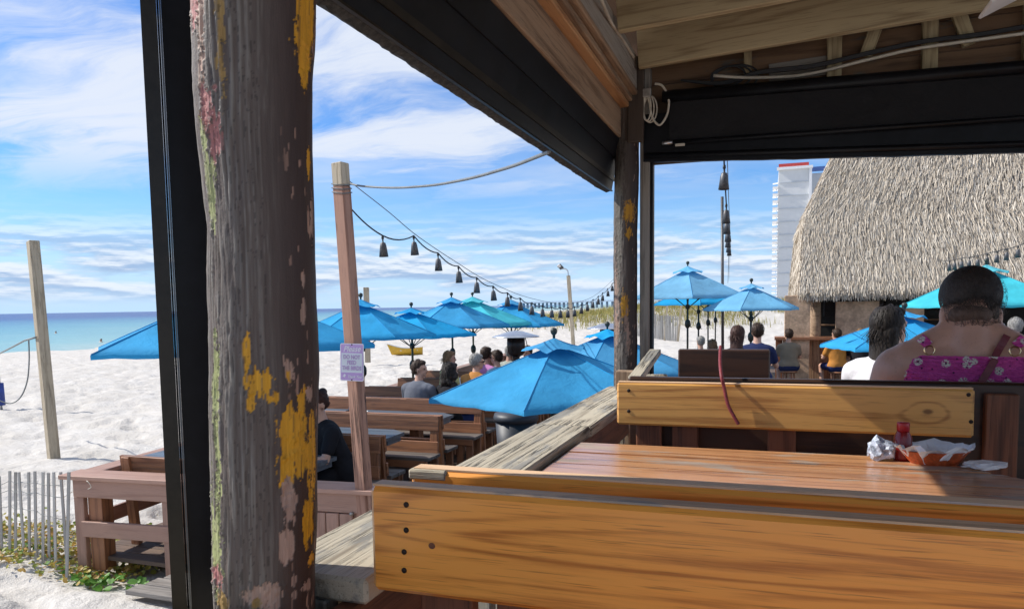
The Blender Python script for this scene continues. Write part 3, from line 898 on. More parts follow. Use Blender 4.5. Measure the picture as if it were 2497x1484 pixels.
# ---- railing
def make_railing():
    o = empty('weathered_railing', (-0.67, 1.6, FLOOR_Z), 0, 'weathered grey wooden railing with a broad cracked cap running away between the log posts', 'railing')
    xc, w = (RX0+RX1)/2, RX1-RX0
    board('cap', (xc, 0.952, RAIL_Z-0.02), (xc, 2.425, RAIL_Z-0.02), (1, 0, 0), w, 0.040, M['weather'], o, 0.006)
    board('cap', (xc+0.003, 2.431, RAIL_Z-0.022), (xc+0.003, 3.655, RAIL_Z-0.022), (1, 0, 0), w, 0.040, M['weather'], o, 0.006)
    board('cap', (xc+0.01, -1.6, RAIL_Z-0.02), (xc+0.01, 0.792, RAIL_Z-0.02), (1, 0, 0), w, 0.040, M['weather'], o, 0.006)
    board('top_rail', (RX1-0.035, 0.80, RAIL_Z-0.105), (RX1-0.035, 3.655, RAIL_Z-0.105), (0, 0, 1), 0.125, 0.038, M['redrail'], o)
    board('top_rail', (RX1-0.030, -1.6, RAIL_Z-0.105), (RX1-0.030, 0.795, RAIL_Z-0.105), (0, 0, 1), 0.125, 0.038, M['redrail'], o)
    board('outer_rail', (RX0+0.03, -1.6, RAIL_Z-0.09), (RX0+0.03, 3.655, RAIL_Z-0.09), (0, 0, 1), 0.09, 0.038, M['weather'], o)
    board('bottom_rail', (xc, -1.6, FLOOR_Z+0.12), (xc, 3.65, FLOOR_Z+0.12), (0, 0, 1), 0.09, 0.04, M['weather'], o)
    y = -1.5
    while y < 3.6:
        if abs(y-0.87) > 0.1:
            board('baluster', (xc, y, FLOOR_Z+0.1), (xc, y, RAIL_Z-0.045), (0, 1, 0), 0.040, 0.040, M['weather'], o, 0.003)
        y += 0.118
    return o


make_railing()

# ---- floor of the upper deck
fl = tag(empty('upper_deck_floor', (0, 1.5, FLOOR_Z)), kind='structure')
for k in range(32):
    x = -0.86+k*0.142
    board('plank', (x, -1.7, FLOOR_Z-0.02), (x, 4.75, FLOOR_Z-0.02), (1, 0, 0), 0.136, 0.036, M['deck'], fl, 0.004, 0.001)
for k, x in enumerate((-0.78, 1.2, 3.2)):
    board('joist', (x, -1.7, FLOOR_Z-0.14), (x, 4.75, FLOOR_Z-0.14), (0, 0, 1), 0.19, 0.05, M['deck'], fl)


# ---- black roll-down screen track beside the log post
def make_track():
    R0 = 1.25
    def pol(a, r): return Vector((math.sin(rad(a))*r, math.cos(rad(a))*r, 0))
    o = empty('screen_track', (*pol(-43.5, R0)[:2], RAIL_Z), 0, 'black vertical roll-down screen track against the peeling log post', 'track')
    def prism(name, poly, mat):
        n = len(poly)
        V = [Vector((p.x, p.y, 0.9)) for p in poly]+[Vector((p.x, p.y, 2.12)) for p in poly]
        F = [(i, (i+1) % n, n+(i+1) % n, n+i) for i in range(n)]+[tuple(range(n-1, -1, -1)), tuple(range(n, 2*n))]
        me = pydata(name, V, F, mat)
        bm = bmesh.new(); bm.from_mesh(me); bmesh.ops.recalc_face_normals(bm, faces=bm.faces); bm.to_mesh(me); bm.free()
        return wchild(name, me, o, None, Matrix.Identity(4))
    prism('outer_lip', [pol(-44.85, R0-0.012), pol(-43.86, R0-0.015), pol(-43.86, R0+0.03), pol(-44.85, R0+0.03)], M['bronze'])
    prism('groove', [pol(-43.85, R0+0.002), pol(-43.72, R0+0.002), pol(-43.72, R0+0.03), pol(-43.85, R0+0.03)], M['black'])
    prism('edge_bead', [pol(-43.71, R0-0.018), pol(-43.58, R0-0.018), pol(-43.58, R0+0.03), pol(-43.71, R0+0.03)], M['edge_highlight'])
    prism('inner_face', [pol(-43.575, R0-0.012), pol(-40.2, R0-0.004), pol(-40.2, R0+0.03), pol(-43.575, R0+0.03)], M['black'])


M['edge_highlight'] = plain('black_edge_highlight', (0.09, 0.10, 0.11), 0.35, 0.5)  # lighter grey paints the highlight line along the black track
make_track()


# ---- eave along the seaward side: screen housing, beam and boards
def make_eave():
    Ya, Yb = -1.6, 3.79
    o = empty('screen_housing', (-0.74, 1.0, 1.95), 0, 'long black roll-down screen housing under the seaward eave', 'screen housing')
    # stepped extrusion, one profile per piece
    def ext(name, prof, mat, ya=Ya, yb=Yb, par=o):
        n = len(prof)
        V = [Vector((x, ya, z)) for x, z in prof]+[Vector((x, yb, z)) for x, z in prof]
        F = [(i, (i+1) % n, n+(i+1) % n, n+i) for i in range(n)]+[tuple(range(n-1, -1, -1)), tuple(range(n, 2*n))]
        me = pydata(name, V, F, mat); bm = bmesh.new(); bm.from_mesh(me); bmesh.ops.recalc_face_normals(bm, faces=bm.faces); bm.to_mesh(me); bm.free()
        return wchild(name, me, par, None, Matrix.Identity(4))
    ext('lower_face', [(-0.773, 1.957), (-0.742, 2.113), (-0.80, 2.113), (-0.80, 1.957)], M['black'])
    ext('bead', [(-0.778, 1.951), (-0.768, 1.951), (-0.768, 1.957), (-0.778, 1.957)], M['bronze'])
    ext('rib', [(-0.7628, 2.0), (-0.7588, 2.0), (-0.755, 2.02), (-0.759, 2.02)], M['bronze'])
    ext('upper_face', [(-0.735, 2.105), (-0.712, 2.188), (-0.80, 2.188), (-0.80, 2.116)], M['black'])
    # rough shingle edge along the outer bottom corner
    n = 260
    ys = np.linspace(Ya, Yb, n)
    V, F = [], []
    for i, y in enumerate(ys):
        j1, j2, j3 = random.gauss(0, 0.0012), random.gauss(0, 0.0014), random.gauss(0, 0.0014)
        V += [(-0.779+j1, y, 1.953+j3*0.5), (-0.802+j2*0.6, y, 1.946+j2), (-0.83, y, 1.962+j3), (-0.80, y, 1.975)]
    for i in range(n-1):
        for k in range(4): F.append((i*4+k, i*4+(k+1) % 4, i*4+4+(k+1) % 4, i*4+4+k))
    wchild('rough_edge', pydata('rough_edge', V, F, M['rough_black']), o, None, Matrix.Identity(4))

    e = empty('eave_beam', (-0.68, 1.0, 2.19), 0, 'stacked wooden eave beam above the black screen housing', 'beam')
    board('beam_board', (-0.72, Ya, 2.262), (-0.72, 3.68, 2.262), (0, 0, 1), 0.140, 0.04, M['beam'], e)
    board('trim_strip', (-0.688, Ya, 2.340), (-0.688, 3.67, 2.340), (0, 0, 1), 0.022, 0.06, M['orange'], e)
    board('ledger', (-0.672, Ya, 2.366), (-0.672, 3.66, 2.366), (1, 0, 0), 0.062, 0.026, M['beam'], e)
    board('ledger', (-0.652, Ya, 2.391), (-0.652, 3.655, 2.391), (1, 0, 0), 0.072, 0.022, M['beam'], e)
    board('plate', (-0.640, Ya, 2.485), (-0.640, 3.655, 2.485), (0, 0, 1), 0.162, 0.040, M['greybeam'], e)
    board('end_block', (-0.742, 3.600, 2.20), (-0.742, 3.600, 2.33), (1, 0, 0), 0.045, 0.05, M['pale'], e)


M['greybeam'] = wood('grey_weathered_plate', (0.30, 0.275, 0.24), (0.17, 0.145, 0.12), 0.85, 0, ring=14, streak=0.7, crack=0.4, bump=0.35)
make_eave()


# ---- roof: rafters, boards above, end wall with sheathing and blinds
def make_roof():
    o = empty('porch_roof', (1.0, 1.5, 2.45), 0, 'porch roof of raw pine rafters and dark roof boards over the upper deck', 'roof')
    sl = 0.047
    zf = lambda x: 2.487+(x+0.56)*sl
    x0, x1 = -0.605, 3.6
    for y in (3.60, 3.10, 2.60, 2.10, 1.60, 1.10, 0.6, 0.1, -0.4, -0.9):
        board('rafter', (x0, y, zf(x0)+0.085), (x1, y, zf(x1)+0.085), (0, 0, 1), 0.17, 0.038, M['rafter'], o, 0.003)
    k = 0
    x = -0.95
    while x < x1:
        board('roof_board', (x+0.1, -1.15, zf(x)+0.19), (x+0.1, 3.98, zf(x)+0.19), (1, 0, 0), 0.197, 0.022, M['ply'], o, 0.002)
        x += 0.2
    board('roof_skin', (x0-0.35, 1.4, zf(x0-0.35)+0.225), (x1, 1.4, zf(x1)+0.225), (0, 1, 0), 5.2, 0.03, M['rough_black'], o, 0)
    board('fascia', (-0.965, -1.15, 2.62), (-0.965, 3.98, 2.62), (0, 0, 1), 0.16, 0.03, M['rough_black'], o, 0.003)
    # end wall under the last rafter
    Y = 3.80
    w = empty('end_wall', (0.8, Y, 2.2), 0, 'stained sheathing wall with short studs above the black blinds', 'wall')
    z = 2.20
    while z < 2.70:
        board('sheathing_board', (-0.60, Y+0.012, z+0.06), (3.6, Y+0.012, z+0.06+0.02), (0, 0, 1), 0.128, 0.02, M['ply'], w, 0.003)
        z += 0.131
    for x, wd, zb in ((-0.115, 0.035, 2.455), (0.262, 0.062, 2.34), (0.648, 0.062, 2.34), (1.03, 0.062, 2.33), (1.42, 0.062, 2.33)):
        board('stud', (x, Y-0.020, zb), (x, Y-0.020, 2.66), (1, 0, 0), wd, 0.04, M['rafter'], w, 0.003)
    for x, s in ((0.39, 1), (0.80, -1), (1.2, 1)):
        board('brace', (x, Y-0.03, 2.47), (x+0.05*s, Y-0.03, 2.62), (1, 0, 0), 0.055, 0.03, M['rafter'], w, 0.003)
    board('nailer', (0.72, Y-0.012, 2.30), (0.72, Y-0.012, 2.39), (1, 0, 0), 0.05, 0.02, M['ply'], w, 0.002)
    board('patch', (-0.02, Y-0.006, 2.45), (0.24, Y-0.006, 2.46), (0, 0, 1), 0.085, 0.012, M['greybeam'], w, 0.002)
    board('header', (-0.60, Y-0.03, 2.215), (3.6, Y-0.03, 2.195), (0, 0, 1), 0.30, 0.035, M['hd'], w)
    # black blinds
    bl = empty('rolled_blind', (0.5, Y-0.08, 2.05), 0, 'black mesh blind with a steel bottom bar hanging across the end opening', 'blind')
    def sheet(name, pts, mat, thick=0.006):
        V = [Vector(p) for p in pts]+[Vector(p)+Vector((0, thick, 0)) for p in pts]
        n = len(pts)
        F = [tuple(range(n)), tuple(range(2*n-1, n-1, -1))]+[(i, n+i, n+(i+1) % n, (i+1) % n) for i in range(n)]
        return wchild(name, pydata(name, V, F, mat), bl, None, Matrix.Identity(4))
    tube('headrail', [(-0.50, Y-0.125, 2.365), (3.5, Y-0.125, 2.263)], 0.028, M['black'], bl, 10)
    sheet('blind_fabric', [(-0.47, Y-0.112, 2.15), (3.5, Y-0.112, 2.09), (3.5, Y-0.112, 2.25), (-0.47, Y-0.112, 2.34)], M['shade_fabric'])
    tube('bottom_bar', [(-0.452, Y-0.116, 2.148), (3.5, Y-0.116, 2.085)], 0.011, M['black'], bl, 8)
    tube('bar_end', [(-0.505, Y-0.116, 2.149), (-0.453, Y-0.116, 2.148)], 0.009, M['steel'], bl, 8)
    board('bar_tag', (-0.44, Y-0.128, 2.132), (-0.395, Y-0.128, 2.131), (0, 0, 1), 0.012, 0.006, M['wire_white'], bl, 0.001)
    v = empty('black_valance', (0.5, Y+0.01, 2.0), 0, 'wide black valance board along the lower edge of the end opening', 'valance')
    V = []
    n = 60
    for i in range(n):
        t = i/(n-1); x = -0.60+t*4.1; zb = 2.069-0.052*(x+0.55)+random.gauss(0, 0.0012)
        V += [(x, Y-0.082, zb), (x, Y-0.082, 2.30), (x, Y-0.09, zb+0.055), ]
    me = pydata('valance_board', [(x, y, z) for i in range(n) for (x, y, z) in (V[3*i], V[3*i+1])]+[(x, y+0.03, z) for i in range(n) for (x, y, z) in (V[3*i], V[3*i+1])],
                [f for i in range(n-1) for f in ((2*i, 2*i+2, 2*i+3, 2*i+1), (2*n+2*i, 2*n+2*i+1, 2*n+2*i+3, 2*n+2*i+2), (2*i, 2*n+2*i, 2*n+2*i+2, 2*i+2), (2*i+1, 2*i+3, 2*n+2*i+3, 2*n+2*i+1))], M['black'])
    wchild('valance_board', me, v, None, Matrix.Identity(4))
    tube('lower_bead', [(-0.59, Y-0.090, 2.10), (3.5, Y-0.090, 1.90)], 0.014, M['black'], v, 8)
    # trim beside the corner post
    t = empty('corner_trim', (-0.59, 3.74, FLOOR_Z), 0, 'grey-brown trim boards and black edge strip beside the corner log post', 'trim')
    board('trim_board', (-0.600, 3.755, FLOOR_Z), (-0.592, 3.755, 2.53), (1, 0, 0), 0.048, 0.07, M['greybeam'], t)
    board('edge_strip', (-0.569, 3.76, FLOOR_Z), (-0.561, 3.76, 2.30), (1, 0, 0), 0.014, 0.05, M['black'], t, 0.002)
    board('splice_board', (-0.628, 3.665, 2.16), (-0.622, 3.665, 2.56), (1, 0, 0), 0.076, 0.035, M['dk'], t)
    board('splice_board', (-0.662, 3.672, 2.17), (-0.660, 3.672, 2.47), (1, 0, 0), 0.035, 0.03, M['dk'], t)


M['hd'] = wood('dark_header', (0.06, 0.04, 0.025), (0.02, 0.014, 0.010), 0.85, ring=12, streak=0.7)
M['dk'] = wood('dark_brown_splice', (0.075, 0.055, 0.042), (0.035, 0.026, 0.020), 0.8, ring=12, streak=0.7, crack=0.5)
make_roof()


# ---- cables on the end wall and eave
def sag(p, q, s, n=24, wob=0.0):
    p, q = Vector(p), Vector(q); out = []
    for i in range(n+1):
        t = i/n; v = p.lerp(q, t); v.z -= s*4*t*(1-t)
        if wob and 0 < i < n: v += Vector((random.gauss(0, wob), random.gauss(0, wob*0.3), random.gauss(0, wob)))
        out.append(v)
    return out


def cable(name, label, pts, r, mat, group=None, n=6):
    o = tube(name, pts, r, mat, None, n)
    return tag(o, label, 'cable', group)


Yw = 3.72
def wallpts(L, Y=Yw): return [at_y(x, y, Y) for x, y in L]


def smooth_pts(P, n=8):
    out = []
    P = [Vector(p) for p in P]
    for i in range(len(P)-1):
        p0, p1, p2, p3 = P[max(i-1, 0)], P[i], P[i+1], P[min(i+2, len(P)-1)]
        for k in range(n):
            t = k/n
            out.append(0.5*((2*p1)+(p2-p0)*t+(2*p0-5*p1+4*p2-p3)*t*t+(3*p1-p0-3*p2+p3)*t**3))
    out.append(P[-1]); return out


cable('conduit', 'ribbed pale flexible conduit sagging along the end wall', smooth_pts(wallpts([(1740, 185), (1830, 190), (1960, 183), (2100, 150), (2220, 122), (2330, 105), (2497, 82)])), 0.0075, M['wire_white'])
for k, (dy, ph) in enumerate(((-6, 0.0), (-9, 0.3), (-3, 0.6))):
    cable('black_cable', ('upper', 'topmost', 'lower')[k]+' black cable bundled along the pale conduit on the end wall', smooth_pts(wallpts([(1660, 196), (1760, 200+3*k), (1850, 183+dy), (1980, 168+dy), (2110, 138+dy), (2250, 108+dy), (2380, 92+dy), (2497, 72+dy)], Yw+0.01)), 0.005, M['wire'])
for k in range(3):
    c = at_y(1775+9*k, 186+2*k, Yw+0.03); r0 = 0.060+0.01*k
    cable('cable_coil', ('inner', 'middle', 'outer')[k]+' loop of coiled black cable on the end wall', [c+Vector((math.cos(a)*r0*1.3, 0.003*k, math.sin(a)*r0*0.75)) for a in np.linspace(0, 2*PI, 26)], 0.0045, M['wire'])
hook = at_y(1578, 232, 3.66)
cable('white_cable', 'white cable dropping in a long loop beside the corner post', smooth_pts(wallpts([(1597, 205), (1615, 210), (1630, 240), (1628, 275), (1615, 300), (1604, 304), (1590, 285), (1583, 250), (1578, 232)], 3.66)), 0.0055, M['wire_white'])
for k in range(3):
    c = at_y(1577+4*k, 262+2*k, 3.655)
    cable('coiled_white_cable', ('left', 'middle', 'right')[k]+' turn of the white cable coil hung on the corner post', [c+Vector((math.cos(a)*(0.020+0.006*k), 0.004*k, math.sin(a)*0.062)) for a in np.linspace(0, 2*PI, 26)], 0.0035, M['wire_white'])
jb = board('junction_box', hook+Vector((-0.02, 0, 0.008)), hook+Vector((0.02, 0, 0.008)), (0, 0, 1), 0.042, 0.03, M['galv'])
tag(jb, 'small grey electrical box holding the white cable coil', 'electrical box')
cable('white_cable', 'white cable running down the grey plate to the corner post', smooth_pts([at_y(1467, 0, 2.72), at_y(1490, 55, 3.0), at_y(1520, 100, 3.3), at_y(1545, 140, 3.55)]), 0.007, M['wire_white'])
lf = board('striped_fixture', at_y(2400, 25, 3.0), at_y(2497, -25, 3.0), (0, 1, 0), 0.16, 0.012, M['white'])
tag(lf, 'pale ribbed plastic panel at the upper right corner of the ceiling', 'ceiling panel')


M['litwornedge'] = wood('lit_worn_bench_edge', (0.82, 0.55, 0.33), (0.55, 0.32, 0.16), 0.6, 0.0, ring=10, streak=0.9, worn=(0.62, 0.52, 0.42), wornamt=0.3)  # pale colour paints sunlight onto the worn top edges
# ---- benches and table on the upper deck
def screw(p, parent, r=0.006, mat=None):
    me = lathe_mesh('screw', [(0.0, 0.0015), (r*0.6, 0.0015), (r, 0), (r, -0.003)], mat or M['nail'], 10) if (r, 'screw') not in _box else _box[(r, 'screw')]
    _box[(r, 'screw')] = me
    return wchild('screw', me, parent, None, Matrix.Translation(p) @ Matrix.Rotation(PI/2, 4, 'X'))


def upper_bench(label, Y, X0, X1, ztop, h, facing, mat, group=None, seat=True, extra=()):
    """facing=-1: sitters face the camera; +1: they face away"""
    o = empty('booth_bench', ((X0+X1)/2, Y, FLOOR_Z), 0, label, 'bench', group)
    board('backrest', (X0, Y, ztop-h/2), (X1, Y, ztop-h/2), (0, 0, 1), h, 0.038, mat, o, 0.007)
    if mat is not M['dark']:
        board('lit_worn_edge', (X0+0.004, Y, ztop+0.0012), (X1-0.004, Y, ztop+0.0012), (0, 1, 0), 0.027, 0.003, M['litwornedge'], o, 0)
    ox = 0.0 if facing < 0 else 0.095
    for x in (X0+0.10+ox, (X0+X1)/2+ox, X1-0.20+ox):
        board('upright', (x, Y-0.0355*facing, FLOOR_Z), (x, Y-0.0355*facing, ztop-0.03), (1, 0, 0), 0.085, 0.030, M['redrail'], o)
    if seat:
        for k in range(2):
            y = Y+facing*(0.13+0.155*k)
            board('seat_plank', (X0+0.01, y, 0.645), (X1, y, 0.645), (0, 1, 0), 0.15, 0.038, M['varnish'], o)
        for x in (X0+0.12, X1-0.12):
            board('leg', (x, Y+facing*0.30, FLOOR_Z), (x, Y+facing*0.30, 0.625), (1, 0, 0), 0.085, 0.038, M['redrail'], o)
    return o


b1 = upper_bench('nearest varnished bench back, wide orange board with screw holes at its left end', 0.955, -0.553, 1.75, 1.120, 0.157, -1, M['varnish'], seat=True)
for (x, y) in ((990, 1230), (990, 1292), (985, 1345), (985, 1390)):
    screw(at_y(x, y, 0.935), b1, 0.0042)
wchild('wood_knot', lathe_mesh('wood_knot', [(0.0, 0.0002), (0.0030, 0.0002), (0.0040, 0.0005), (0.0046, 0.0)], M['redrail'], 14), b1, None, Matrix.Translation(at_y(1053, 1330, 0.9355)) @ Matrix.Rotation(PI/2, 4, 'X') @ Matrix.Diagonal((1.15, 1, 1, 1)))
b1b = upper_bench('second varnished bench back just behind the nearest one, with a grey rotted end', 1.045, -0.532, 1.75, 1.126, 0.175, 1, M['varnish'])
b2 = upper_bench('yellow pine bench back facing the camera across the table', 2.46, -0.485, 0.56, 1.118, 0.142, -1, M['varnish_pale'])
for (x, y) in ((1533, 952), (1533, 1002), (2362, 962), (2368, 1028)):
    screw(at_y(x, y, 2.44), b2, 0.006)
upper_bench('dark-topped bench back the woman in pink leans on', 2.535, -0.46, 1.55, 1.130, 0.36, 1, M['dark'])  # tall near-black back paints in the deep shade at the right
upper_bench('dark brown bench back at the far end of the upper deck', 4.25, -0.49, 0.0, 1.12, 0.17, -1, M['dark'])

# rotted grey end of the second bench back
board('rotted_end', (-0.5345, 1.0445, 1.119), (-0.470, 1.0445, 1.119), (0, 0, 1), 0.0165, 0.0405, M['weather'], b1b, 0.003)


def make_table(label, xl, xr, ya, yb, z, mat, cut=0.16):
    o = empty('booth_table', ((xl+xr)/2, (ya+yb)/2, FLOOR_Z), 0, label, 'table')
    n = 5; w = (yb-ya)/n
    for k in range(n):
        y = ya+w*(k+0.5)
        c = cut*max(0, (abs(k-(n-1)/2)-0.9))/1.1
        x1 = xr-c
        # plank with a slanted outer end where the corner is cut
        y0_, y1_ = y-w/2+0.0025, y+w/2-0.0025
        s = (cut/1.1)*0.5*(1 if k > 2 else (-1 if k < 2 else 0))*(1.0 if abs(k-2) > 0.5 else 0)
        bm = bmesh.new()
        pts = [(xl, y0_), (x1+s*0.9, y0_), (x1-s*0.9, y1_), (xl, y1_)]
        vb = [bm.verts.new((px-(xl+xr)/2, py-y, -0.02)) for px, py in pts]; vt = [bm.verts.new((px-(xl+xr)/2, py-y, 0.02)) for px, py in pts]
        bm.faces.new(vt); bm.faces.new(vb[::-1])
        for i in range(4): bm.faces.new((vb[i], vb[(i+1) % 4], vt[(i+1) % 4], vt[i]))
        bmesh.ops.recalc_face_normals(bm, faces=bm.faces)
        bmesh.ops.bevel(bm, geom=list(bm.edges), offset=0.004, segments=2, affect='EDGES')
        me = bpy.data.meshes.new('plank'); bm.to_mesh(me); bm.free(); me.materials.append(mat)
        wchild('plank', me, o, None, Matrix.Translation(((xl+xr)/2, y, z-0.02+random.uniform(-0.0012, 0.0012))))
    for y in (ya+0.1, yb-0.1):
        board('apron', (xl+0.03, y, z-0.085), (xr-0.2, y, z-0.085), (0, 0, 1), 0.085, 0.038, M['redrail'], o)
    for x in (xl+0.25, xr-0.3):
        board('leg', (x, (ya+yb)/2, FLOOR_Z), (x, (ya+yb)/2, z-0.04), (1, 0, 0), 0.14, 0.14, M['redrail'], o)
        board('foot', (x, ya+0.12, FLOOR_Z+0.045), (x, yb-0.12, FLOOR_Z+0.045), (0, 0, 1), 0.085, 0.06, M['redrail'], o)
    return o


make_table('varnished plank table with cut corners in front of the yellow pine bench', -0.562, 0.62, 1.46, 2.235, 0.95, M['table'])
make_table('plank table the woman in pink sits at', -0.40, 1.5, 3.05, 3.72, 0.95, M['table'])

# weathered slanted rail end behind the yellow pine bench
re_ = empty('rail_end', (-0.46, 3.2, FLOOR_Z), 0, 'pale worn rail end slanting up beside the foot of the corner post', 'rail')
pA, pB = at_y(1548, 925, 3.05), at_y(1598, 858, 3.62)
board('worn_cap', pA, pB, (1, 0, 0), 0.055, 0.03, M['weather'], re_)
board('worn_face', (pA.x+0.05, pA.y+0.25, FLOOR_Z), (pB.x+0.02, pB.y-0.1, pB.z-0.10), (1, 0, 0), 0.10, 0.03, M['weather'], re_)
tag(board('end_rail_post', at_y(1525, 1080, 3.55), at_y(1525, 903, 3.55), (1, 0, 0), 0.085, 0.07, M['beam']), 'short square timber stub at the foot of the corner post', 'post')

# ================================================================== LOWER DECK
lf_ = tag(empty('lower_deck_floor', (-3.2, 11, DECK_Z)), kind='structure')
side_x = lambda y: -5.62-(y-4.62)*0.103
k = 0
y = 4.80
while y < 27:
    board('plank', (side_x(y), y, DECK_Z-0.02), (-0.86 if y < 4.9 else 6.0, y, DECK_Z-0.02), (0, 1, 0), 0.132, 0.036, M['deck'], lf_, 0.003, 0.0008)
    y += 0.142
for k in range(4):
    board('step_plank', (-4.9, 3.75+0.15*k, SAND_Z+0.035), (-2.4, 3.75+0.15*k, SAND_Z+0.035), (0, 1, 0), 0.142, 0.036, M['deckgrey'], lf_, 0.003) if False else None
M['deckgrey'] = wood('grey_walk_plank', (0.26, 0.235, 0.21), (0.15, 0.13, 0.115), 0.85, 0, ring=12, streak=0.8, crack=0.5, bump=0.4)
wk = tag(empty('boardwalk', (-3.8, 4.2, SAND_Z)), kind='structure')
for k in range(3):
    board('plank', (-4.62+0.04*k, 4.26+0.148*k, SAND_Z+0.05), (-1.2, 4.26+0.148*k, SAND_Z+0.05), (0, 1, 0), 0.138, 0.036, M['deckgrey'], wk, 0.003, 0.002)

# ---- brown painted railing, front run
CAPZ = 0.0


def front_rail():
    o = empty('brown_railing', (-4.2, 4.7, DECK_Z), 0, 'brown painted wooden railing with a flat cap along the near side of the lower deck', 'railing')
    A, B = Vector((-5.70, 4.62, 0)), Vector((-2.86, 4.86, 0))
    d = (B-A).normalized(); nrm = Vector((-d.y, d.x, 0))
    P = lambda t, off, z: A+d*t+nrm*off+Vector((0, 0, z))
    L = (B-A).length
    board('cap', P(-0.03, 0.09, CAPZ-0.018), P(L+0.03, 0.09, CAPZ-0.018), nrm, 0.25, 0.036, M['paint'], o)
    board('fascia', P(0.08, 0.02, CAPZ-0.116), P(L, 0.02, CAPZ-0.116), (0, 0, 1), 0.150, 0.036, M['paint'], o)
    board('mid_rail', P(0.14, 0.025, -0.47), P(L-0.1, 0.025, -0.46), (0, 0, 1), 0.135, 0.036, M['paint'], o)
    for t in (0.11, 1.0, 1.95, L-0.12):
        board('post', P(t, 0.05, DECK_Z-0.12), P(t, 0.05, CAPZ-0.195), d, 0.10, 0.05, M['paint'], o)
        board('back_post', P(t+0.14, 0.12, DECK_Z-0.12), P(t+0.14, 0.12, CAPZ-0.04), d, 0.14, 0.13, M['rust'], o)
    for t in np.arange(L-0.78, L-0.1, 0.115):
        board('paling', P(t, -0.004, DECK_Z-0.05), P(t, -0.004, CAPZ-0.195), d, 0.108, 0.022, M['paint'], o)
    return o


front_rail()


def side_rail():
    o = empty('seaward_railing', (-6.2, 12, DECK_Z), 0, 'brown railing along the seaward edge of the lower deck', 'railing')
    ys = [4.66, 7.6, 10.6, 13.6, 16.6, 19.6, 22.6]
    for a, b in zip(ys[:-1], ys[1:]):
        A, B = Vector((side_x(a)+0.02, a+0.005, CAPZ-0.021)), Vector((side_x(b)+0.02, b-0.005, CAPZ-0.021))
        board('cap', A, B, (1, 0, 0), 0.20, 0.034, M['paint'], o)
        board('fascia', A+Vector((0.02, 0, -0.1)), B+Vector((0.02, 0, -0.1)), (0, 0, 1), 0.14, 0.036, M['paint'], o)
        board('mid_rail', A+Vector((0.02, 0, -0.42)), B+Vector((0.02, 0, -0.42)), (0, 0, 1), 0.13, 0.036, M['paint'], o)
        for t in (0.0, 0.5):
            p = A.lerp(B, t)+Vector((0.06, 0.12, 0))
            board('post', (p.x, p.y, DECK_Z), (p.x, p.y, CAPZ-0.045), (1, 0, 0), 0.09, 0.09, M['paint'], o)


side_rail()


# ---- tables and double benches across the lower deck
def lower_table(label, yc, xr, xl=None, group='slate-topped deck tables'):
    xl = side_x(yc)+0.16 if xl is None else xl
    o = empty('deck_table', ((xl+xr)/2, yc, DECK_Z), 0, label, 'table', group)
    n, w = 5, 0.67
    z = 0.03
    for k in range(n):
        y = yc-w/2+w/n*(k+0.5)
        cut = 0.14 if k in (0, n-1) else 0.0
        bm = bmesh.new()
        hy = w/n/2-0.002
        c0, c1 = (0.20, 0.04) if k == 0 else ((0.04, 0.20) if k == n-1 else (0, 0))
        pts = [(xl, -hy), (xr-c0, -hy), (xr-c1, hy), (xl, hy)]
        vb = [bm.verts.new((px-(xl+xr)/2, py, -0.018)) for px, py in pts]; vt = [bm.verts.new((px-(xl+xr)/2, py, 0.018)) for px, py in pts]
        bm.faces.new(vt); bm.faces.new(vb[::-1])
        for i in range(4): bm.faces.new((vb[i], vb[(i+1) % 4], vt[(i+1) % 4], vt[i]))
        bmesh.ops.recalc_face_normals(bm, faces=bm.faces)
        me = bpy.data.meshes.new('plank'); bm.to_mesh(me); bm.free(); me.materials.append(M['slate'])
        wchild('plank', me, o, None, Matrix.Translation(((xl+xr)/2, y, z-0.018)))
    board('apron', (xl, yc-w/2+0.012, z-0.062), (xr-0.22, yc-w/2+0.012, z-0.062), (0, 0, 1), 0.05, 0.03, M['slate'], o)
    board('apron', (xl, yc+w/2-0.012, z-0.062), (xr-0.22, yc+w/2-0.012, z-0.062), (0, 0, 1), 0.05, 0.03, M['slate'], o)
    board('apron', (xr-0.03, yc-w/2+0.19, z-0.062), (xr-0.03, yc+w/2-0.19, z-0.062), (0, 0, 1), 0.05, 0.03, M['slate'], o)
    for x in (xr-0.42, xl+0.35):
        board('leg', (x, yc, DECK_Z), (x, yc, z-0.04), (1, 0, 0), 0.13, 0.13, M['rust'], o)
    return o


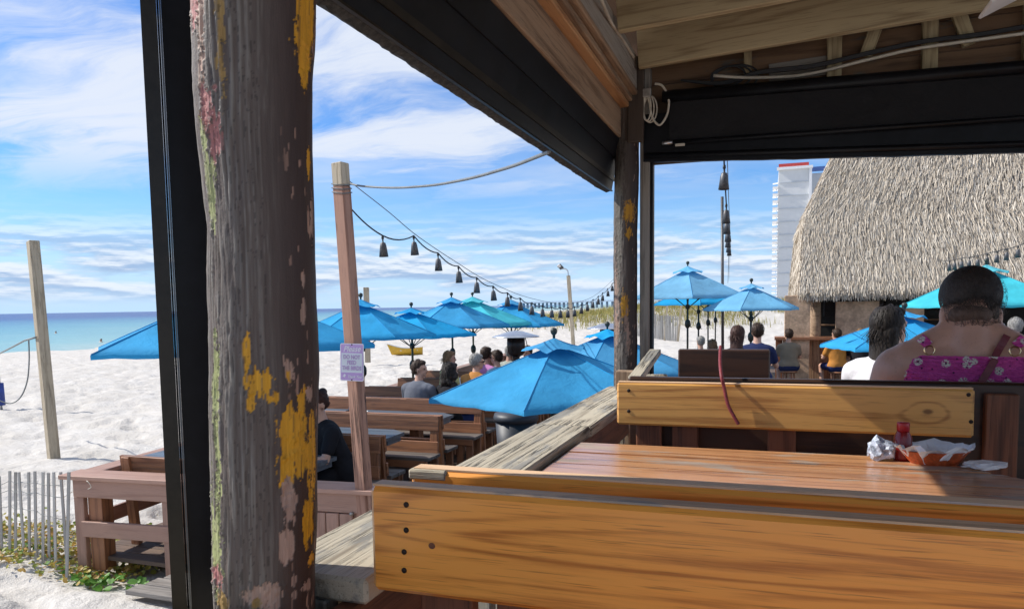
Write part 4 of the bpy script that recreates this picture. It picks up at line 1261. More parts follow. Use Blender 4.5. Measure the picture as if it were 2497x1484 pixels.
def double_bench(label, yc, xr, xl=None, one=0, top=0.15, group='back-to-back deck benches'):
    xl = side_x(yc)+0.18 if xl is None else xl
    o = empty('double_bench', ((xl+xr)/2, yc, DECK_Z), 0, label, 'bench', group)
    for s in ((-1, 1) if one == 0 else (one,)):
        q = Vector((0, s*0.045, 0.16))                      # backs lean together at the top
        b0 = Vector((0, yc+s*0.055, top-0.085))
        board('backrest', (xl, b0.y, b0.z), (xr, b0.y, b0.z), (0, -s*0.10, 1), 0.165, 0.034, M['rust'], o, 0.004, 0.002)
        board('lower_back', (xl, b0.y+s*0.03, -0.20), (xr, b0.y+s*0.03, -0.20), (0, -s*0.10, 1), 0.13, 0.034, M['rust'], o, 0.004, 0.002)
        for x in (xr-0.06, (xl+xr)/2, xl+0.08):
            board('end_support', (x, yc+s*0.10, DECK_Z), (x, yc+s*0.035, top-0.01), (1, 0, 0), 0.09 if x > xl+0.2 else 0.09, 0.05, M['rust'], o)
        for k in range(2):
            y = yc+s*(0.17+0.155*k)
            board('seat_plank', (xl, y, DECK_Z+0.44), (xr+0.03, y, DECK_Z+0.44), (0, 1, 0), 0.148, 0.036, M['slate_w'], o, 0.004, 0.002)
        board('seat_apron', (xl, yc+s*0.385, DECK_Z+0.385), (xr, yc+s*0.385, DECK_Z+0.385), (0, 0, 1), 0.08, 0.03, M['rust'], o)
        for x in (xr-0.06, xr-0.19, xl+0.2):
            board('leg', (x, yc+s*0.35, DECK_Z), (x, yc+s*0.35, DECK_Z+0.42), (1, 0, 0), 0.085, 0.045, M['rust'], o)
    return o


M['slate_w'] = wood('worn_dark_seat_plank', (0.135, 0.115, 0.100), (0.065, 0.052, 0.045), 0.55, 0.05, ring=12, streak=0.8, bump=0.3, tone=0.2)
tys = [5.58, 6.91, 8.23, 9.56, 10.9, 12.24, 13.6]
tl = ['nearest slate-topped deck table, the one the person in black leans on', 'slate-topped deck table second from the near railing', 'slate-topped deck table with the bottles and napkin caddy', 'slate-topped deck table in front of the man in the grey shirt', 'slate-topped deck table in front of the man in orange', 'slate-topped deck table between the farther seated guests', 'farthest slate-topped deck table by the seaward railing']
for yc, l in zip(tys, tl): lower_table(l, yc, -3.74)
bys = [6.245, 7.58, 8.90, 10.23, 11.57, 12.92]
bl_ = ['double bench the person in black sits on', 'double bench just in front of the table with the caddy', 'double bench the man in the grey shirt and the dark-haired woman sit on', 'double bench the man in orange sits on', 'double bench of the farther guests, behind the man in orange', 'farthest double bench by the seaward railing']
for yc, l in zip(bys, bl_): double_bench(l, yc, -3.52)
double_bench('single bench with its back against the near brown railing', 4.98, -3.60, -5.50, 1, 0.10)


# ---- sign post
SPB = at_z(887, 1190, 0.0)
sp_top = at_y(829, 398, SPB.y)
sp_bot = SPB + (SPB-sp_top).normalized()*0.85
ax = (sp_top-sp_bot).normalized()
spo = empty('sign_post', (sp_bot.x, sp_bot.y, sp_bot.z), 0, 'leaning square brown post with a bare pale top carrying the lilac sign', 'post')
wd = Vector((math.cos(rad(-8)), math.sin(rad(-8)), 0))
cut = sp_top-ax*0.17
board('shaft', sp_bot, cut-ax*0.001, wd, 0.098, 0.098, M['post'], spo, 0.006)
board('bare_top', cut, sp_top, wd, 0.0965, 0.0965, M['pale'], spo, 0.006)
bolt = at_y(857, 1252, SPB.y-0.06)
tube('bolt', [bolt+Vector((0, 0.03, 0)), bolt+Vector((0, -0.012, 0))], 0.014, M['galv'], spo, 6)
# wraps of wire near the top
for dz in (0.155, 0.185, 0.215):
    c = sp_top-ax*dz; e1 = wd; e2 = ax.cross(wd)
    h = 0.052
    ring = [c+e1*h+e2*h, c-e1*h+e2*h+ax*0.02, c-e1*h-e2*h, c+e1*h-e2*h-ax*0.02, c+e1*h+e2*h]
    tube('wire_wrap', ring, 0.004, M['wire_grey'], spo, 6)


# ---- lilac sign
def make_sign():
    c = at_y(858, 883, SPB.y-0.075)
    hgt = (at_y(858, 838, SPB.y-0.075)-at_y(858, 929, SPB.y-0.075)).length; wid = hgt*0.675
    xa = Vector((math.cos(rad(6)), math.sin(rad(6)), -0.035)).normalized()
    za = (ax - xa*ax.dot(xa)).normalized(); ya = za.cross(xa)
    base = Matrix(((xa.x, ya.x, za.x, c.x), (xa.y, ya.y, za.y, c.y), (xa.z, ya.z, za.z, c.z), (0, 0, 0, 1)))
    o = bpy.data.objects.new('notice_sign', None); o.empty_display_size = 0.1; link(o); o.matrix_world = base
    tag(o, 'lilac and white sign asking not to feed the birds, fixed to the leaning post', 'sign')
    ML = plain('lilac_sign_paint', (0.47, 0.315, 0.60), 0.35, 0, 0.04)
    MW = plain('sign_white', (0.70, 0.69, 0.76), 0.35, 0, 0.03)
    MP = plain('sign_panel_white', (0.60, 0.64, 0.69), 0.35, 0, 0.03)
    MT = plain('sign_text_lilac', (0.42, 0.29, 0.52), 0.4, 0, 0.03)

    def plate(name, w, h, y, t, mat, r=0.0, cz=0.0):
        bm = bmesh.new(); pts = []
        if r > 0:
            for (sx, sz, a0) in ((1, 1, 0), (-1, 1, 90), (-1, -1, 180), (1, -1, 270)):
                for k in range(5):
                    a = rad(a0+k*22.5); pts.append((sx*(w/2-r)+r*math.cos(a), cz+sz*(h/2-r)+r*math.sin(a)))
        else:
            pts = [(w/2, cz+h/2), (-w/2, cz+h/2), (-w/2, cz-h/2), (w/2, cz-h/2)]
        f = bm.faces.new([bm.verts.new((x, y, z)) for x, z in pts])
        ex = bmesh.ops.extrude_face_region(bm, geom=[f]); bmesh.ops.translate(bm, vec=(0, t, 0), verts=[v for v in ex['geom'] if isinstance(v, bmesh.types.BMVert)])
        bmesh.ops.recalc_face_normals(bm, faces=bm.faces)
        me = bpy.data.meshes.new(name); bm.to_mesh(me); bm.free(); me.materials.append(mat)
        return obj(name, me, o)
    plate('border', wid, hgt, 0, 0.003, MW, 0.012)
    plate('lilac_field', wid*0.94, hgt*0.955, -0.001, 0.001, ML, 0.008)
    plate('white_panel', wid*0.88, hgt*0.52, -0.002, 0.001, MP, 0, -hgt*0.015)

    def text(name, s, size, x, z, mat, shear=0.0, sx=1.0, bold=0.0, rot=0.0):
        cu = bpy.data.curves.new(name, 'FONT'); cu.body = s; cu.size = size; cu.align_x = 'CENTER'; cu.align_y = 'CENTER'; cu.shear = shear; cu.offset = bold; cu.extrude = 0.0004
        cu.resolution_u = 3
        t = bpy.data.objects.new(name+'_tmp', cu); COL.objects.link(t); bpy.context.view_layer.update()
        me = bpy.data.meshes.new_from_object(t.evaluated_get(bpy.context.evaluated_depsgraph_get()))
        bpy.data.objects.remove(t); bpy.data.curves.remove(cu)
        me.materials.clear(); me.materials.append(mat)
        return obj(name, me, o, None, Matrix.Translation((x, -0.0038, z)) @ Matrix.Rotation(PI/2, 4, 'X') @ Matrix.Rotation(rot, 4, 'Z') @ Matrix.Diagonal((sx, 1, 1, 1)))
    text('lettering', 'Please', hgt*0.215, 0.0, hgt*0.352, MW, 0.38, 0.92, 0.001, 0.03)
    text('lettering', 'DO NOT', hgt*0.150, 0.0, hgt*0.135, MT, 0, 0.80, 0.0014)
    text('lettering', 'FEED', hgt*0.150, 0.0, -hgt*0.012, MT, 0, 0.80, 0.0014)
    text('lettering', 'THE BIRDS', hgt*0.150, 0.0, -hgt*0.160, MT, 0, 0.78, 0.0014)
    text('lettering', 'Thank You!', hgt*0.105, wid*0.13, -hgt*0.385, MW, 0.38, 0.85, 0.0006, 0.03)
    s = hgt*0.055
    bird = [(-1.0, -0.2), (-0.45, 0.15), (-0.25, 0.75), (0.15, 1.05), (0.55, 0.95), (0.75, 0.7), (1.05, 0.6), (0.78, 0.45), (0.7, 0.0), (0.35, -0.45), (0.2, -0.85), (0.1, -0.45), (-0.3, -0.4)]
    bm = bmesh.new(); bm.faces.new([bm.verts.new((-wid*0.32+x*s, -0.0036, -hgt*0.375+z*s)) for x, z in bird][::-1])
    me = bpy.data.meshes.new('bird_emblem'); bm.to_mesh(me); bm.free(); me.materials.append(MW); obj('bird_emblem', me, o)
    for z in (hgt*0.47, -hgt*0.47):
        obj('screw', lathe_mesh('screw', [(0, 0.002), (0.004, 0.002), (0.006, 0)], M['nail'], 8), o, None, Matrix.Translation((0.0, -0.002, z)) @ Matrix.Rotation(PI/2, 4, 'X'))


make_sign()


# ---- timber posts on the beach
def beach_post(label, pt, pb, w, mat=None, rz=20):
    o = board('beach_post', pb, pt, (math.cos(rad(rz)), math.sin(rad(rz)), 0), w, w, mat or M['pale'], None, 0.008)
    return tag(o, label, 'post')


pb = at_z(131, 1112, SAND_Z-0.02); dd = (pb-EYE).dot(fw)
pt = at_d(80, 588, dd)
beach_post('tall pale square post standing on the sand at the left', pt, pb+(pb-pt).normalized()*0.25, 0.145, rz=-20)
pb = at_z(897, 884, SAND_Z); dd = (pb-EYE).dot(fw)
beach_post('pale square post on the sand behind the blue umbrella beside the sign post', at_d(893, 701, dd), pb, 0.20)
pole_b = at_d(1399, 832, 30); pole_t = at_d(1386, 672, 30)
lp = empty('beach_lamp_post', (pole_b.x, pole_b.y, SAND_Z), 0, 'wooden lamp post with a small flat flood light leaning on the beach', 'lamp post')
board('pole', pole_b-Vector((0, 0, 0.4)), pole_t, (1, 0, 0), 0.13, 0.13, M['pale'], lp)
tube('arm', smooth_pts([pole_t, at_d(1384, 660, 30), at_d(1377, 655, 30), at_d(1371, 656, 30)]), 0.025, M['steel'], lp)
hd0, hd1 = at_d(1371, 655, 30), at_d(1362, 646, 29.9)
board('lamp_head', hd0, hd1, (0.6, -0.3, 0.5), 0.17, 0.06, M['lamp_shade'], lp, 0.01)
board('lamp_lens', hd0.lerp(hd1, 0.45)+Vector((-0.01, -0.035, 0.0)), hd1+Vector((-0.01, -0.035, 0.0)), (0.6, -0.3, 0.5), 0.13, 0.02, M['white'], lp, 0.004)
mb = at_d(1763, 800, 23); mt = at_d(1761, 480, 23)
tag(tube('string_light_mast', [(mb.x, mb.y, DECK_Z), (mt.x, mt.y, mt.z)], 0.045, M['lamp_shade'], None, 8), 'tall thin grey mast behind the vertical run of lamp shades', 'mast')

# ---- lath fence at the left
fence = empty('lath_fence', (-6.1, 4.6, SAND_Z), 0, 'grey sand fence of loose wired laths beside the brown railing', 'fence')
fx = [(165, 1395, 148, 1150, 1.6), (136, 1375, 131, 1150, 0.8), (120, 1372, 118, 1152, 0.4), (105, 1366, 105, 1150, 0.6), (88, 1352, 85, 1148, 0.5), (72, 1345, 70, 1150, 0.2), (58, 1340, 46, 1150, 1.2), (38, 1338, 38, 1150, 0.6), (24, 1330, 24, 1147, 0.3), (4, 1320, -2, 1160, 0), (-14, 1315, -16, 1150, 0), (-32, 1312, -34, 1150, 0)]
fb = []
for k, (bx, by, tx_, ty_, _) in enumerate(fx):
    sx = -5.78-0.071*k
    P0 = Vector((sx, 4.585+0.012*k, SAND_Z-0.06)); dd = (P0-EYE).dot(fw)
    T = at_d(tx_, ty_, dd)
    Bm = at_d(bx, by, dd)
    board('lath', Bm+(Bm-T)*0.08, T, (1, 0.15, 0), 0.028, 0.010, M['slat'], fence, 0.002)
    fb.append((Bm, T))
board('lath', at_z(163, 1408, SAND_Z), at_d(168, 1150, (at_z(163, 1408, SAND_Z)-EYE).dot(fw)), (1, 0.4, 0), 0.026, 0.010, M['slat'], fence, 0.002)
for t in (0.52, 0.74, 0.86):
    tube('wire', [b.lerp(a, t)+Vector((0.0, -0.008*(1 if i % 2 else -1), random.uniform(-0.008, 0.008))) for i, (b, a) in enumerate(fb)], 0.003, M['wire_grey'], fence, 5)
tube('wire', smooth_pts([fb[0][0].lerp(fb[0][1], 0.74), at_z(205, 1180, -0.1), at_d(212, 1172, 6.1), at_d(222, 1186, 6.1), at_d(214, 1192, 6.1)]), 0.003, M['wire_white'], fence, 5)

# ---- net line and padded pole at the left edge
npb = at_z(2, 990, SAND_Z); dd = (npb-EYE).dot(fw)
npo = empty('net_pole', (npb.x, npb.y, SAND_Z), 0, 'blue padded net pole cut by the left edge of the picture', 'pole')
npt = at_d(-6, 900, dd)
tube('pole', [(npb.x, npb.y, SAND_Z-0.2), (npb.x-0.05, npb.y, npt.z+1.4)], 0.04, M['steel'], npo)
M['bluepad'] = plain('blue_pad', (0.03, 0.06, 0.28), 0.6)
tube('pad', [(npb.x, npb.y, SAND_Z+0.02), (npb.x-0.02, npb.y, SAND_Z+0.55)], 0.10, M['bluepad'], npo, 12)
tube('pad_tie', [(npb.x-0.12, npb.y-0.09, SAND_Z+0.30), (npb.x+0.11, npb.y-0.09, SAND_Z+0.30)], 0.012, M['wire'], npo)
pdd = (at_z(131, 1112, SAND_Z)-EYE).dot(fw)
cable('net_line', 'thin knotted line running from the tall pale post to the left edge', [at_d(88, 822, pdd), at_d(60, 830, pdd+0.4), at_d(30, 846, pdd+1), at_d(-10, 866, pdd+2)], 0.014, M['wire_grey'])
cable('slack_rope', 'slack rope hanging in a curve from the line at the left edge', smooth_pts([at_d(70, 828, pdd), at_d(71, 880, pdd), at_d(66, 930, pdd), at_d(50, 968, pdd), at_d(25, 983, pdd), at_d(-5, 975, pdd)]), 0.010, M['wire_grey'])


# ---- yellow rowing boat
def make_boat():
    c = at_z(993, 862, SAND_Z)
    o = empty('rowing_boat', (c.x, c.y, float(sand_height(np.array([c.x]), np.array([c.y]))[0])-0.03), rad(22), 'small yellow rowing boat with a white inside lying on the beach', 'boat')
    MY = plain('yellow_boat_paint', (0.62, 0.37, 0.03), 0.4, 0, 0.12); MWb = plain('white_boat_inside', (0.72, 0.73, 0.72), 0.5)
    n, L = 15, 1.45
    prof = lambda s: max(0.06, math.sin(PI*min(1, 0.10+0.9*s))**0.6)*0.48 if s < 0.999 else 0.32
    def hull(off, mat, name, zoff):
        V, F = [], []
        for i in range(n):
            s = i/(n-1); x = (s-0.5)*L
            hw = (0.02+0.30*math.sin(PI*(0.03+0.80*s))**0.7)-off
            sheer = 0.34+0.12*(2*s-1)**2*(1.4 if s < 0.5 else 0.5)
            rk = 0.13*(1-s)**3
            for j in range(9):
                a = -PI/2+PI*j/8
                yv = hw*math.sin(a)*(1.0); zv = sheer*(1-math.cos(a)**1.4)*1.0
                V.append((x-(0.20*(zv/0.5)*(1-s)**4), yv, max(zv, 0.0)+rk*0.3+zoff+(off*0.9)*(1 if abs(a) < 1.2 else 0)))
        for i in range(n-1):
            for j in range(8): F.append((i*9+j, i*9+j+1, (i+1)*9+j+1, (i+1)*9+j))
        F.append(tuple((n-1)*9+j for j in range(9)))
        me = pydata(name, V, F, mat, True)
        return obj(name, me, o)
    hull(0.0, MY, 'hull', 0.02); hull(0.028, MWb, 'inside', 0.03)
    for x in (-0.25, 0.1, 0.45):
        obj('thwart', box_mesh(0.14, 0.50, 0.03, 0.004, MWb, 'thwart'), o, None, Matrix.Translation((x, 0, 0.27)))


make_boat()


# ---- patio heaters
def heater(label, px, py, D, s=1.0):
    c = at_d(px, py, D)
    o = empty('patio_heater', (c.x, c.y, DECK_Z), 0, label, 'patio heater', 'patio heaters')
    z = c.z-DECK_Z
    MD = M['heater_dark']
    obj('reflector', lathe_mesh('reflector', [(0.0, 0.10), (0.12, 0.085), (0.28, 0.035), (0.40, 0.0), (0.402, -0.012), (0.385, -0.008), (0.2, 0.03), (0.0, 0.06)], M['steel'], 32), o, None, Matrix.Translation((0, 0, z)))
    obj('burner', lathe_mesh('burner', [(0.06, -0.02), (0.15, -0.03), (0.155, -0.17), (0.15, -0.19), (0.15, -0.27), (0.13, -0.30), (0.07, -0.34)], MD, 20), o, None, Matrix.Translation((0, 0, z)))
    obj('column', lathe_mesh('column', [(0.065, -0.34), (0.06, -0.36), (0.06, -z+0.02)], MD, 14), o, None, Matrix.Translation((0, 0, z)))
    obj('base', lathe_mesh('base', [(0.30, 0.0), (0.30, 0.05), (0.22, 0.40), (0.08, 0.42)], MD, 20), o)
    for a in (0.4, 2.5, 4.6):
        tube_v, tube_f = sweep([(0.14*math.cos(a), 0.14*math.sin(a), z-0.25), (0.19*math.cos(a), 0.19*math.sin(a), z-0.16), (0.16*math.cos(a), 0.16*math.sin(a), z-0.03)], 0.008, 6)
        obj('bracket', pydata('bracket', tube_v, tube_f, MD, True), o)


M['heater_dark'] = plain('dark_brown_heater', (0.030, 0.022, 0.020), 0.4, 0.4)
heater('steel-topped patio heater behind the seated guests', 1258, 820, 12.5)
heater('second steel-topped patio heater half hidden by the corner post', 1482, 800, 14.0)

# ---- bin under the near umbrella
tc_ = at_d(1258, 1004, 8.6)
bn = empty('waste_bin', (tc_.x, tc_.y, DECK_Z), 0, 'round dark waste bin in the shade under the nearest umbrella', 'bin')
MBn = plain('dark_bin_plastic', (0.035, 0.040, 0.050), 0.5)
zt = tc_.z-DECK_Z
obj('body', lathe_mesh('body', [(0.20, 0), (0.24, zt-0.1)], MBn, 20), bn)
obj('lid', lathe_mesh('lid', [(0.26, zt-0.1), (0.265, zt-0.06), (0.25, zt-0.01), (0.0, zt+0.01)], MBn, 20), bn)

# ================================================================== UMBRELLAS
def umbrella(label, px, py, D, R, drop, rot, mat, pole_mat, floor=DECK_Z, group='deck umbrellas', crank=True, tilt=0.0):
    c = at_d(px, py, D)
    o = empty('patio_umbrella', (c.x, c.y, floor), 0, label, 'umbrella', group)
    zt = c.z-floor
    n, nr, ns = 6, 9, 8
    V, F = [], []
    V.append((0, 0, 0))
    for i in range(1, nr+1):
        t = i/nr
        for k in range(n):
            for j in range(ns):
                f = j/ns; a = rot+2*PI*(k+f)/n
                chord = math.cos(PI/n)/math.cos(2*PI/n*(f-0.5))          # straight panel edges
                bow = math.sin(PI*f)
                r = R*t*chord*(1-0.022*bow*t**3)
                z = -drop*(t**1.06)*(0.985+0.015*chord) - 0.030*R*bow*math.sin(PI*t)*0.8 + 0.006*math.sin(17*a+5*t)*t
                V.append((r*math.cos(a), r*math.sin(a), z))
    m_ = n*ns
    for k in range(m_): F.append((0, 1+k, 1+(k+1) % m_))
    for i in range(nr-1):
        for k in range(m_):
            a0 = 1+i*m_; F.append((a0+k, a0+m_+k, a0+m_+(k+1) % m_, a0+(k+1) % m_))
    # short turned-down hem
    h0 = len(V); last = 1+(nr-1)*m_
    for k in range(m_):
        x, y, z = V[last+k]; V.append((x*0.998, y*0.998, z-0.035))
    for k in range(m_): F.append((last+k, h0+k, h0+(k+1) % m_, last+(k+1) % m_))
    cz = zt
    T = Matrix.Translation((0, 0, cz)) @ Matrix.Rotation(tilt, 4, 'Y')
    me = pydata('canopy', V, F, mat, True)
    for e in me.edges:                                         # seams along the ribs stay crisp
        a, b_ = e.vertices
        if a > 0 and b_ > 0 and (a-1) % m_ % ns == 0 and (b_-1) % m_ % ns == 0 and abs(a-b_) == m_: e.use_edge_sharp = True
        elif 0 in (a, b_) and (max(a, b_)-1) % ns == 0: e.use_edge_sharp = True
    cp = obj('canopy', me, o, None, T)
    # vent cap with a wavy lifted rim
    Vc, Fc = [(0, 0, 0.075)], []
    rc = 0.27*R
    for i in range(1, 6):
        t = i/5
        for k in range(m_):
            a = rot+2*PI*k/m_; f = (k % ns)/ns
            chord = math.cos(PI/n)/math.cos(2*PI/n*(f-0.5)); bow = math.sin(PI*f)
            r = rc*t*chord
            Vc.append((r*math.cos(a), r*math.sin(a), 0.075-drop*0.27*t*0.85-0.02*t + 0.035*bow*t**3 + 0.008*math.sin(9*a)*t))
    for k in range(m_): Fc.append((0, 1+k, 1+(k+1) % m_))
    for i in range(4):
        for k in range(m_):
            a0 = 1+i*m_; Fc.append((a0+k, a0+m_+k, a0+m_+(k+1) % m_, a0+(k+1) % m_))
    obj('vent_cap', pydata('vent_cap', Vc, Fc, mat, True), cp)
    obj('finial', lathe_mesh('finial', [(0.012, 0.06), (0.014, 0.10), (0.030, 0.118), (0.036, 0.14), (0.028, 0.165), (0.0, 0.175)], M['pole_dark'], 12), cp)
    obj('pole', lathe_mesh('pole', [(0.021, 0.0), (0.021, cz+0.05)], pole_mat, 10), o)
    obj('base', lathe_mesh('base', [(0.26, 0), (0.26, 0.05), (0.20, 0.09), (0.04, 0.11), (0.035, 0.30)], M['pole_dark'], 18), o)
    obj('runner', lathe_mesh('runner', [(0.024, cz-drop-0.25), (0.045, cz-drop-0.24), (0.045, cz-drop-0.16), (0.024, cz-drop-0.15)], M['pole_dark'], 10), o)
    if crank:
        zc = max(0.9, cz-drop-0.55)
        obj('crank_housing', lathe_mesh('crank_housing', [(0.025, zc-0.10), (0.055, zc-0.06), (0.06, zc), (0.055, zc+0.05), (0.025, zc+0.09)], M['pole_dark'], 10), o)
        v, f = sweep([(0.05, 0, zc), (0.14, 0, zc), (0.14, 0, zc-0.07), (0.20, 0, zc-0.07)], 0.008, 6)
        obj('crank_handle', pydata('crank_handle', v, f, M['pole_dark'], True), o, None, Matrix.Rotation(rad(-60), 4, 'Z'))
    for k in range(n):
        a = rot+2*PI*k/n; ca, sa = math.cos(a), math.sin(a)
        sv, sf = sweep([(R*t*ca, R*t*sa, -drop*(t**1.06)+0.001) for t in np.linspace(0.10, 0.995, 8)], 0.0055, 5)
        obj('seam', pydata('seam', sv, sf, mat), cp)
        v, f = sweep([(0.03*ca, 0.03*sa, -0.05), (R*0.985*ca, R*0.985*sa, -drop-0.02)], 0.009, 5)
        rb = obj('rib', pydata('rib', v, f, M['pole_dark']), cp)
        v, f = sweep([(0.045*ca, 0.045*sa, -drop-0.2), (R*0.52*ca, R*0.52*sa, -drop*0.55)], 0.008, 5)
        obj('strut', pydata('strut', v, f, M['pole_dark']), rb)
    return o


umbrella('big blue umbrella at the left, half hidden by the thick log post', 567, 708, 6.9, 1.33, 0.52, rad(16), M['blue'], M['pole_olive'])
umbrella('blue umbrella directly behind the leaning sign post', 880, 741, 11.6, 1.16, 0.50, rad(25), M['blue'], M['pole_olive'])
umbrella('low blue umbrella with a dark finial just right of the sign post', 1003, 760, 13.4, 1.19, 0.42, rad(13), M['blue'], M['pole_olive'])
umbrella('blue umbrella with a patched seam in the middle of the far row', 1101, 733, 15.3, 1.20, 0.52, rad(21), M['blue'], M['pole_olive'])
umbrella('pale turquoise umbrella in the far row of blue ones', 1152, 731, 16.6, 1.36, 0.55, rad(18), M['turquoise'], M['pole_olive'])
umbrella('blue umbrella farthest along the seaward row, under the string lights', 1246, 738, 17.5, 1.26, 0.53, rad(20), M['blue'], M['pole_olive'])
umbrella('nearest blue umbrella, low beside the weathered railing', 1351, 842, 7.2, 1.24, 0.47, rad(34.3), M['blue'], M['pole_olive'], DECK_Z)
umbrella('blue umbrella half hidden behind the corner log post', 1481, 815, 10.0, 1.24, 0.47, rad(30), M['blue'], M['pole_olive'], DECK_Z)
umbrella('light sky-blue umbrella just right of the corner post', 1677, 657, 15.5, 1.28, 0.58, rad(40), M['sky_blue'], M['pole_dark'])
for k, (D, l) in enumerate(((18.5, 'first blue umbrella behind the light sky-blue one'), (21.5, 'second blue umbrella behind the light sky-blue one'), (24.5, 'third and farthest blue umbrella behind the light sky-blue one'))):
    p = Vector((-1.75, 0, 0)); yy = 16.0+3.0*(k+1)
    P = Vector((-1.70, yy, 1.85)); d = (P-EYE).dot(fw)
    v = P-EYE; px_ = 1248.5+F_*(v.dot(CR)/v.dot(fw)); py_ = CY_-F_*(v.dot(CU)/v.dot(fw))
    umbrella(l, px_, py_, d, 1.25, 0.5, rad(37+5*k), M['blue'], M['pole_dark'])
umbrella('bright turquoise umbrella behind the woman in pink', 2405, 656, 12.0, 1.32, 0.58, rad(12), M['turquoise'], M['pole_dark'])
umbrella('small blue umbrella low between the hut and the woman in pink', 2205, 772, 9.0, 0.95, 0.35, rad(50), M['blue'], M['pole_dark'], DECK_Z-0.15, crank=False)

# ================================================================== STRING LIGHTS
_lamp = {}


def lamp_proto():
    return {'shade': lathe_mesh('shade', [(0.016, 0.0), (0.021, -0.004), (0.022, -0.014), (0.025, -0.020), (0.037, -0.113), (0.035, -0.113), (0.022, -0.018), (0.0, -0.016)], M['lamp_shade'], 16),
            'socket': lathe_mesh('socket', [(0.004, 0.055), (0.010, 0.052), (0.011, 0.030), (0.006, 0.026), (0.006, 0.004), (0.013, 0.0), (0.012, -0.012)], M['wire'], 10),
            'bulb': lathe_mesh('bulb', [(0.010, -0.030), (0.022, -0.06), (0.024, -0.08), (0.016, -0.100), (0.0, -0.106)], M['bulb'], 12)}


_lm = lamp_proto()


def lamp(P, label, group, s=1.0, tilt=0.0):
    o = empty('string_lamp', P-Vector((0, 0, 0.055*s)), random.uniform(0, 6), label, 'lamp', group)
    o.scale = (s, s, s); o.rotation_euler = (random.uniform(-0.04, 0.04), random.uniform(-0.04, 0.04)+tilt, random.uniform(0, 6))
    for k, me in _lm.items(): obj(k, me, o)
    return o


def z3(X, Y): return ((1200+X*0.5206)/1.6148, (600+Y*0.5206)/1.6148)


SK = [(590, 630), (825, 630), (1008, 760), (1163, 860), (1300, 945), (1425, 1010), (1533, 1060), (1630, 1100), (1718, 1135), (1797, 1155), (1868, 1165), (1932, 1170), (1990, 1170), (2040, 1165), (2092, 1147), (2138, 1130), (2180, 1110), (2220, 1085), (2253, 1060), (2292, 1028), (2325, 990)]
dep = lambda X: 1/(1/5.9+(1/16-1/5.9)*(X-590)/(2325-590))
ords = ['first', 'second', 'third', 'fourth', 'fifth', 'sixth', 'seventh', 'eighth', 'ninth', 'tenth', 'eleventh', 'twelfth', 'thirteenth', 'fourteenth', 'fifteenth', 'sixteenth', 'seventeenth', 'eighteenth', 'nineteenth', 'twentieth', 'twenty-first']
sock = []
for i, (X, Y) in enumerate(SK):
    p = at_d(*z3(X, Y), dep(X)); sock.append(p)
    lamp(p, ords[i]+' tin string lamp counted from the sign post', 'string lamps over the lower deck')
pts = []
chain = [at_d(*z3(352, 428), 5.72)]+sock+[at_d(*z3(2400, 930), 17)]
for i, (a, b) in enumerate(zip(chain[:-1], chain[1:])):
    seg = sag(a, b, 0.035 if i > 0 else 0.02, 6)
    pts += seg[:-1]
pts.append(chain[-1])
cable('string_light_cable', 'black cable carrying the row of tin string lamps', pts, 0.006, M['wire'])
ms = [(338, 218), (440, 298), (640, 455), (825, 612), (1010, 742), (1165, 842), (1300, 928), (1425, 992), (1640, 1082), (1850, 1133), (2000, 1145), (2180, 1090), (2330, 965), (2420, 880)]
cable('support_wire', 'thin grey support wire above the row of string lamps', smooth_pts([at_d(*z3(x, y), dep(x) if x > 500 else 5.68+(x-338)*0.0009) for x, y in ms], 5), 0.0035, M['wire_grey'])
ec = [(338, 236), (420, 254), (560, 265), (700, 268), (850, 260), (1000, 245), (1150, 218), (1300, 185), (1450, 142), (1600, 95), (1785, 22), (1850, -5)]
cable('power_cable', 'grey power cable swinging from the sign post up to the eave', smooth_pts([at_d(*z3(x, y), 5.7-3.1*(x-338)/1500) for x, y in ec], 5), 0.0075, M['wire_grey'])

# a run seen end-on, right of the corner post
lv = [(1766, 402, 5.1), (1771, 497, 6.4), (1773, 528, 7.2), (1775, 552, 8.1), (1776, 570, 9.2), (1777, 586, 10.4), (1778, 598, 11.8)]
lp3 = [at_d(*a) for a in lv]
for i, p in enumerate(lp3):
    lamp(p, ords[i]+' lamp from the top in the vertical run right of the corner post', 'string lamps seen end-on')
cable('string_light_cable', 'cable of the lamps that hang in a vertical run right of the corner post', smooth_pts([at_d(1764, 330, 4.2)]+lp3+[at_d(1775, 690, 23)], 5), 0.006, M['wire'])
cable('support_wire', 'thin wire beside the vertical run of lamp shades', smooth_pts([at_d(1767, 330, 4.2)]+[p+Vector((0.02, 0, 0.03)) for p in lp3]+[at_d(1778, 680, 23)], 5), 0.003, M['wire_grey'])
hl = [(1095, 632), (1128, 626), (1168, 618), (1213, 612), (1263, 604), (1318, 590), (1375, 577), (1432, 562), (1497, 545)]
hp = [at_d((3000+x*0.674)/1.6148, (600+y*0.674)/1.6148, 13.2-0.2*i) for i, (x, y) in enumerate(hl)]
for i, p in enumerate(hp):
    lamp(p, ords[i]+' lamp from the left hanging in front of the thatch', 'string lamps in front of the thatch', 1.1)
cable('string_light_cable', 'cable of the lamps hanging in front of the thatch', smooth_pts([hp[0]+Vector((-0.15, 0.2, 0.02))]+hp+[hp[-1]+Vector((1.5, -1.2, 0.6))], 4), 0.006, M['wire'])


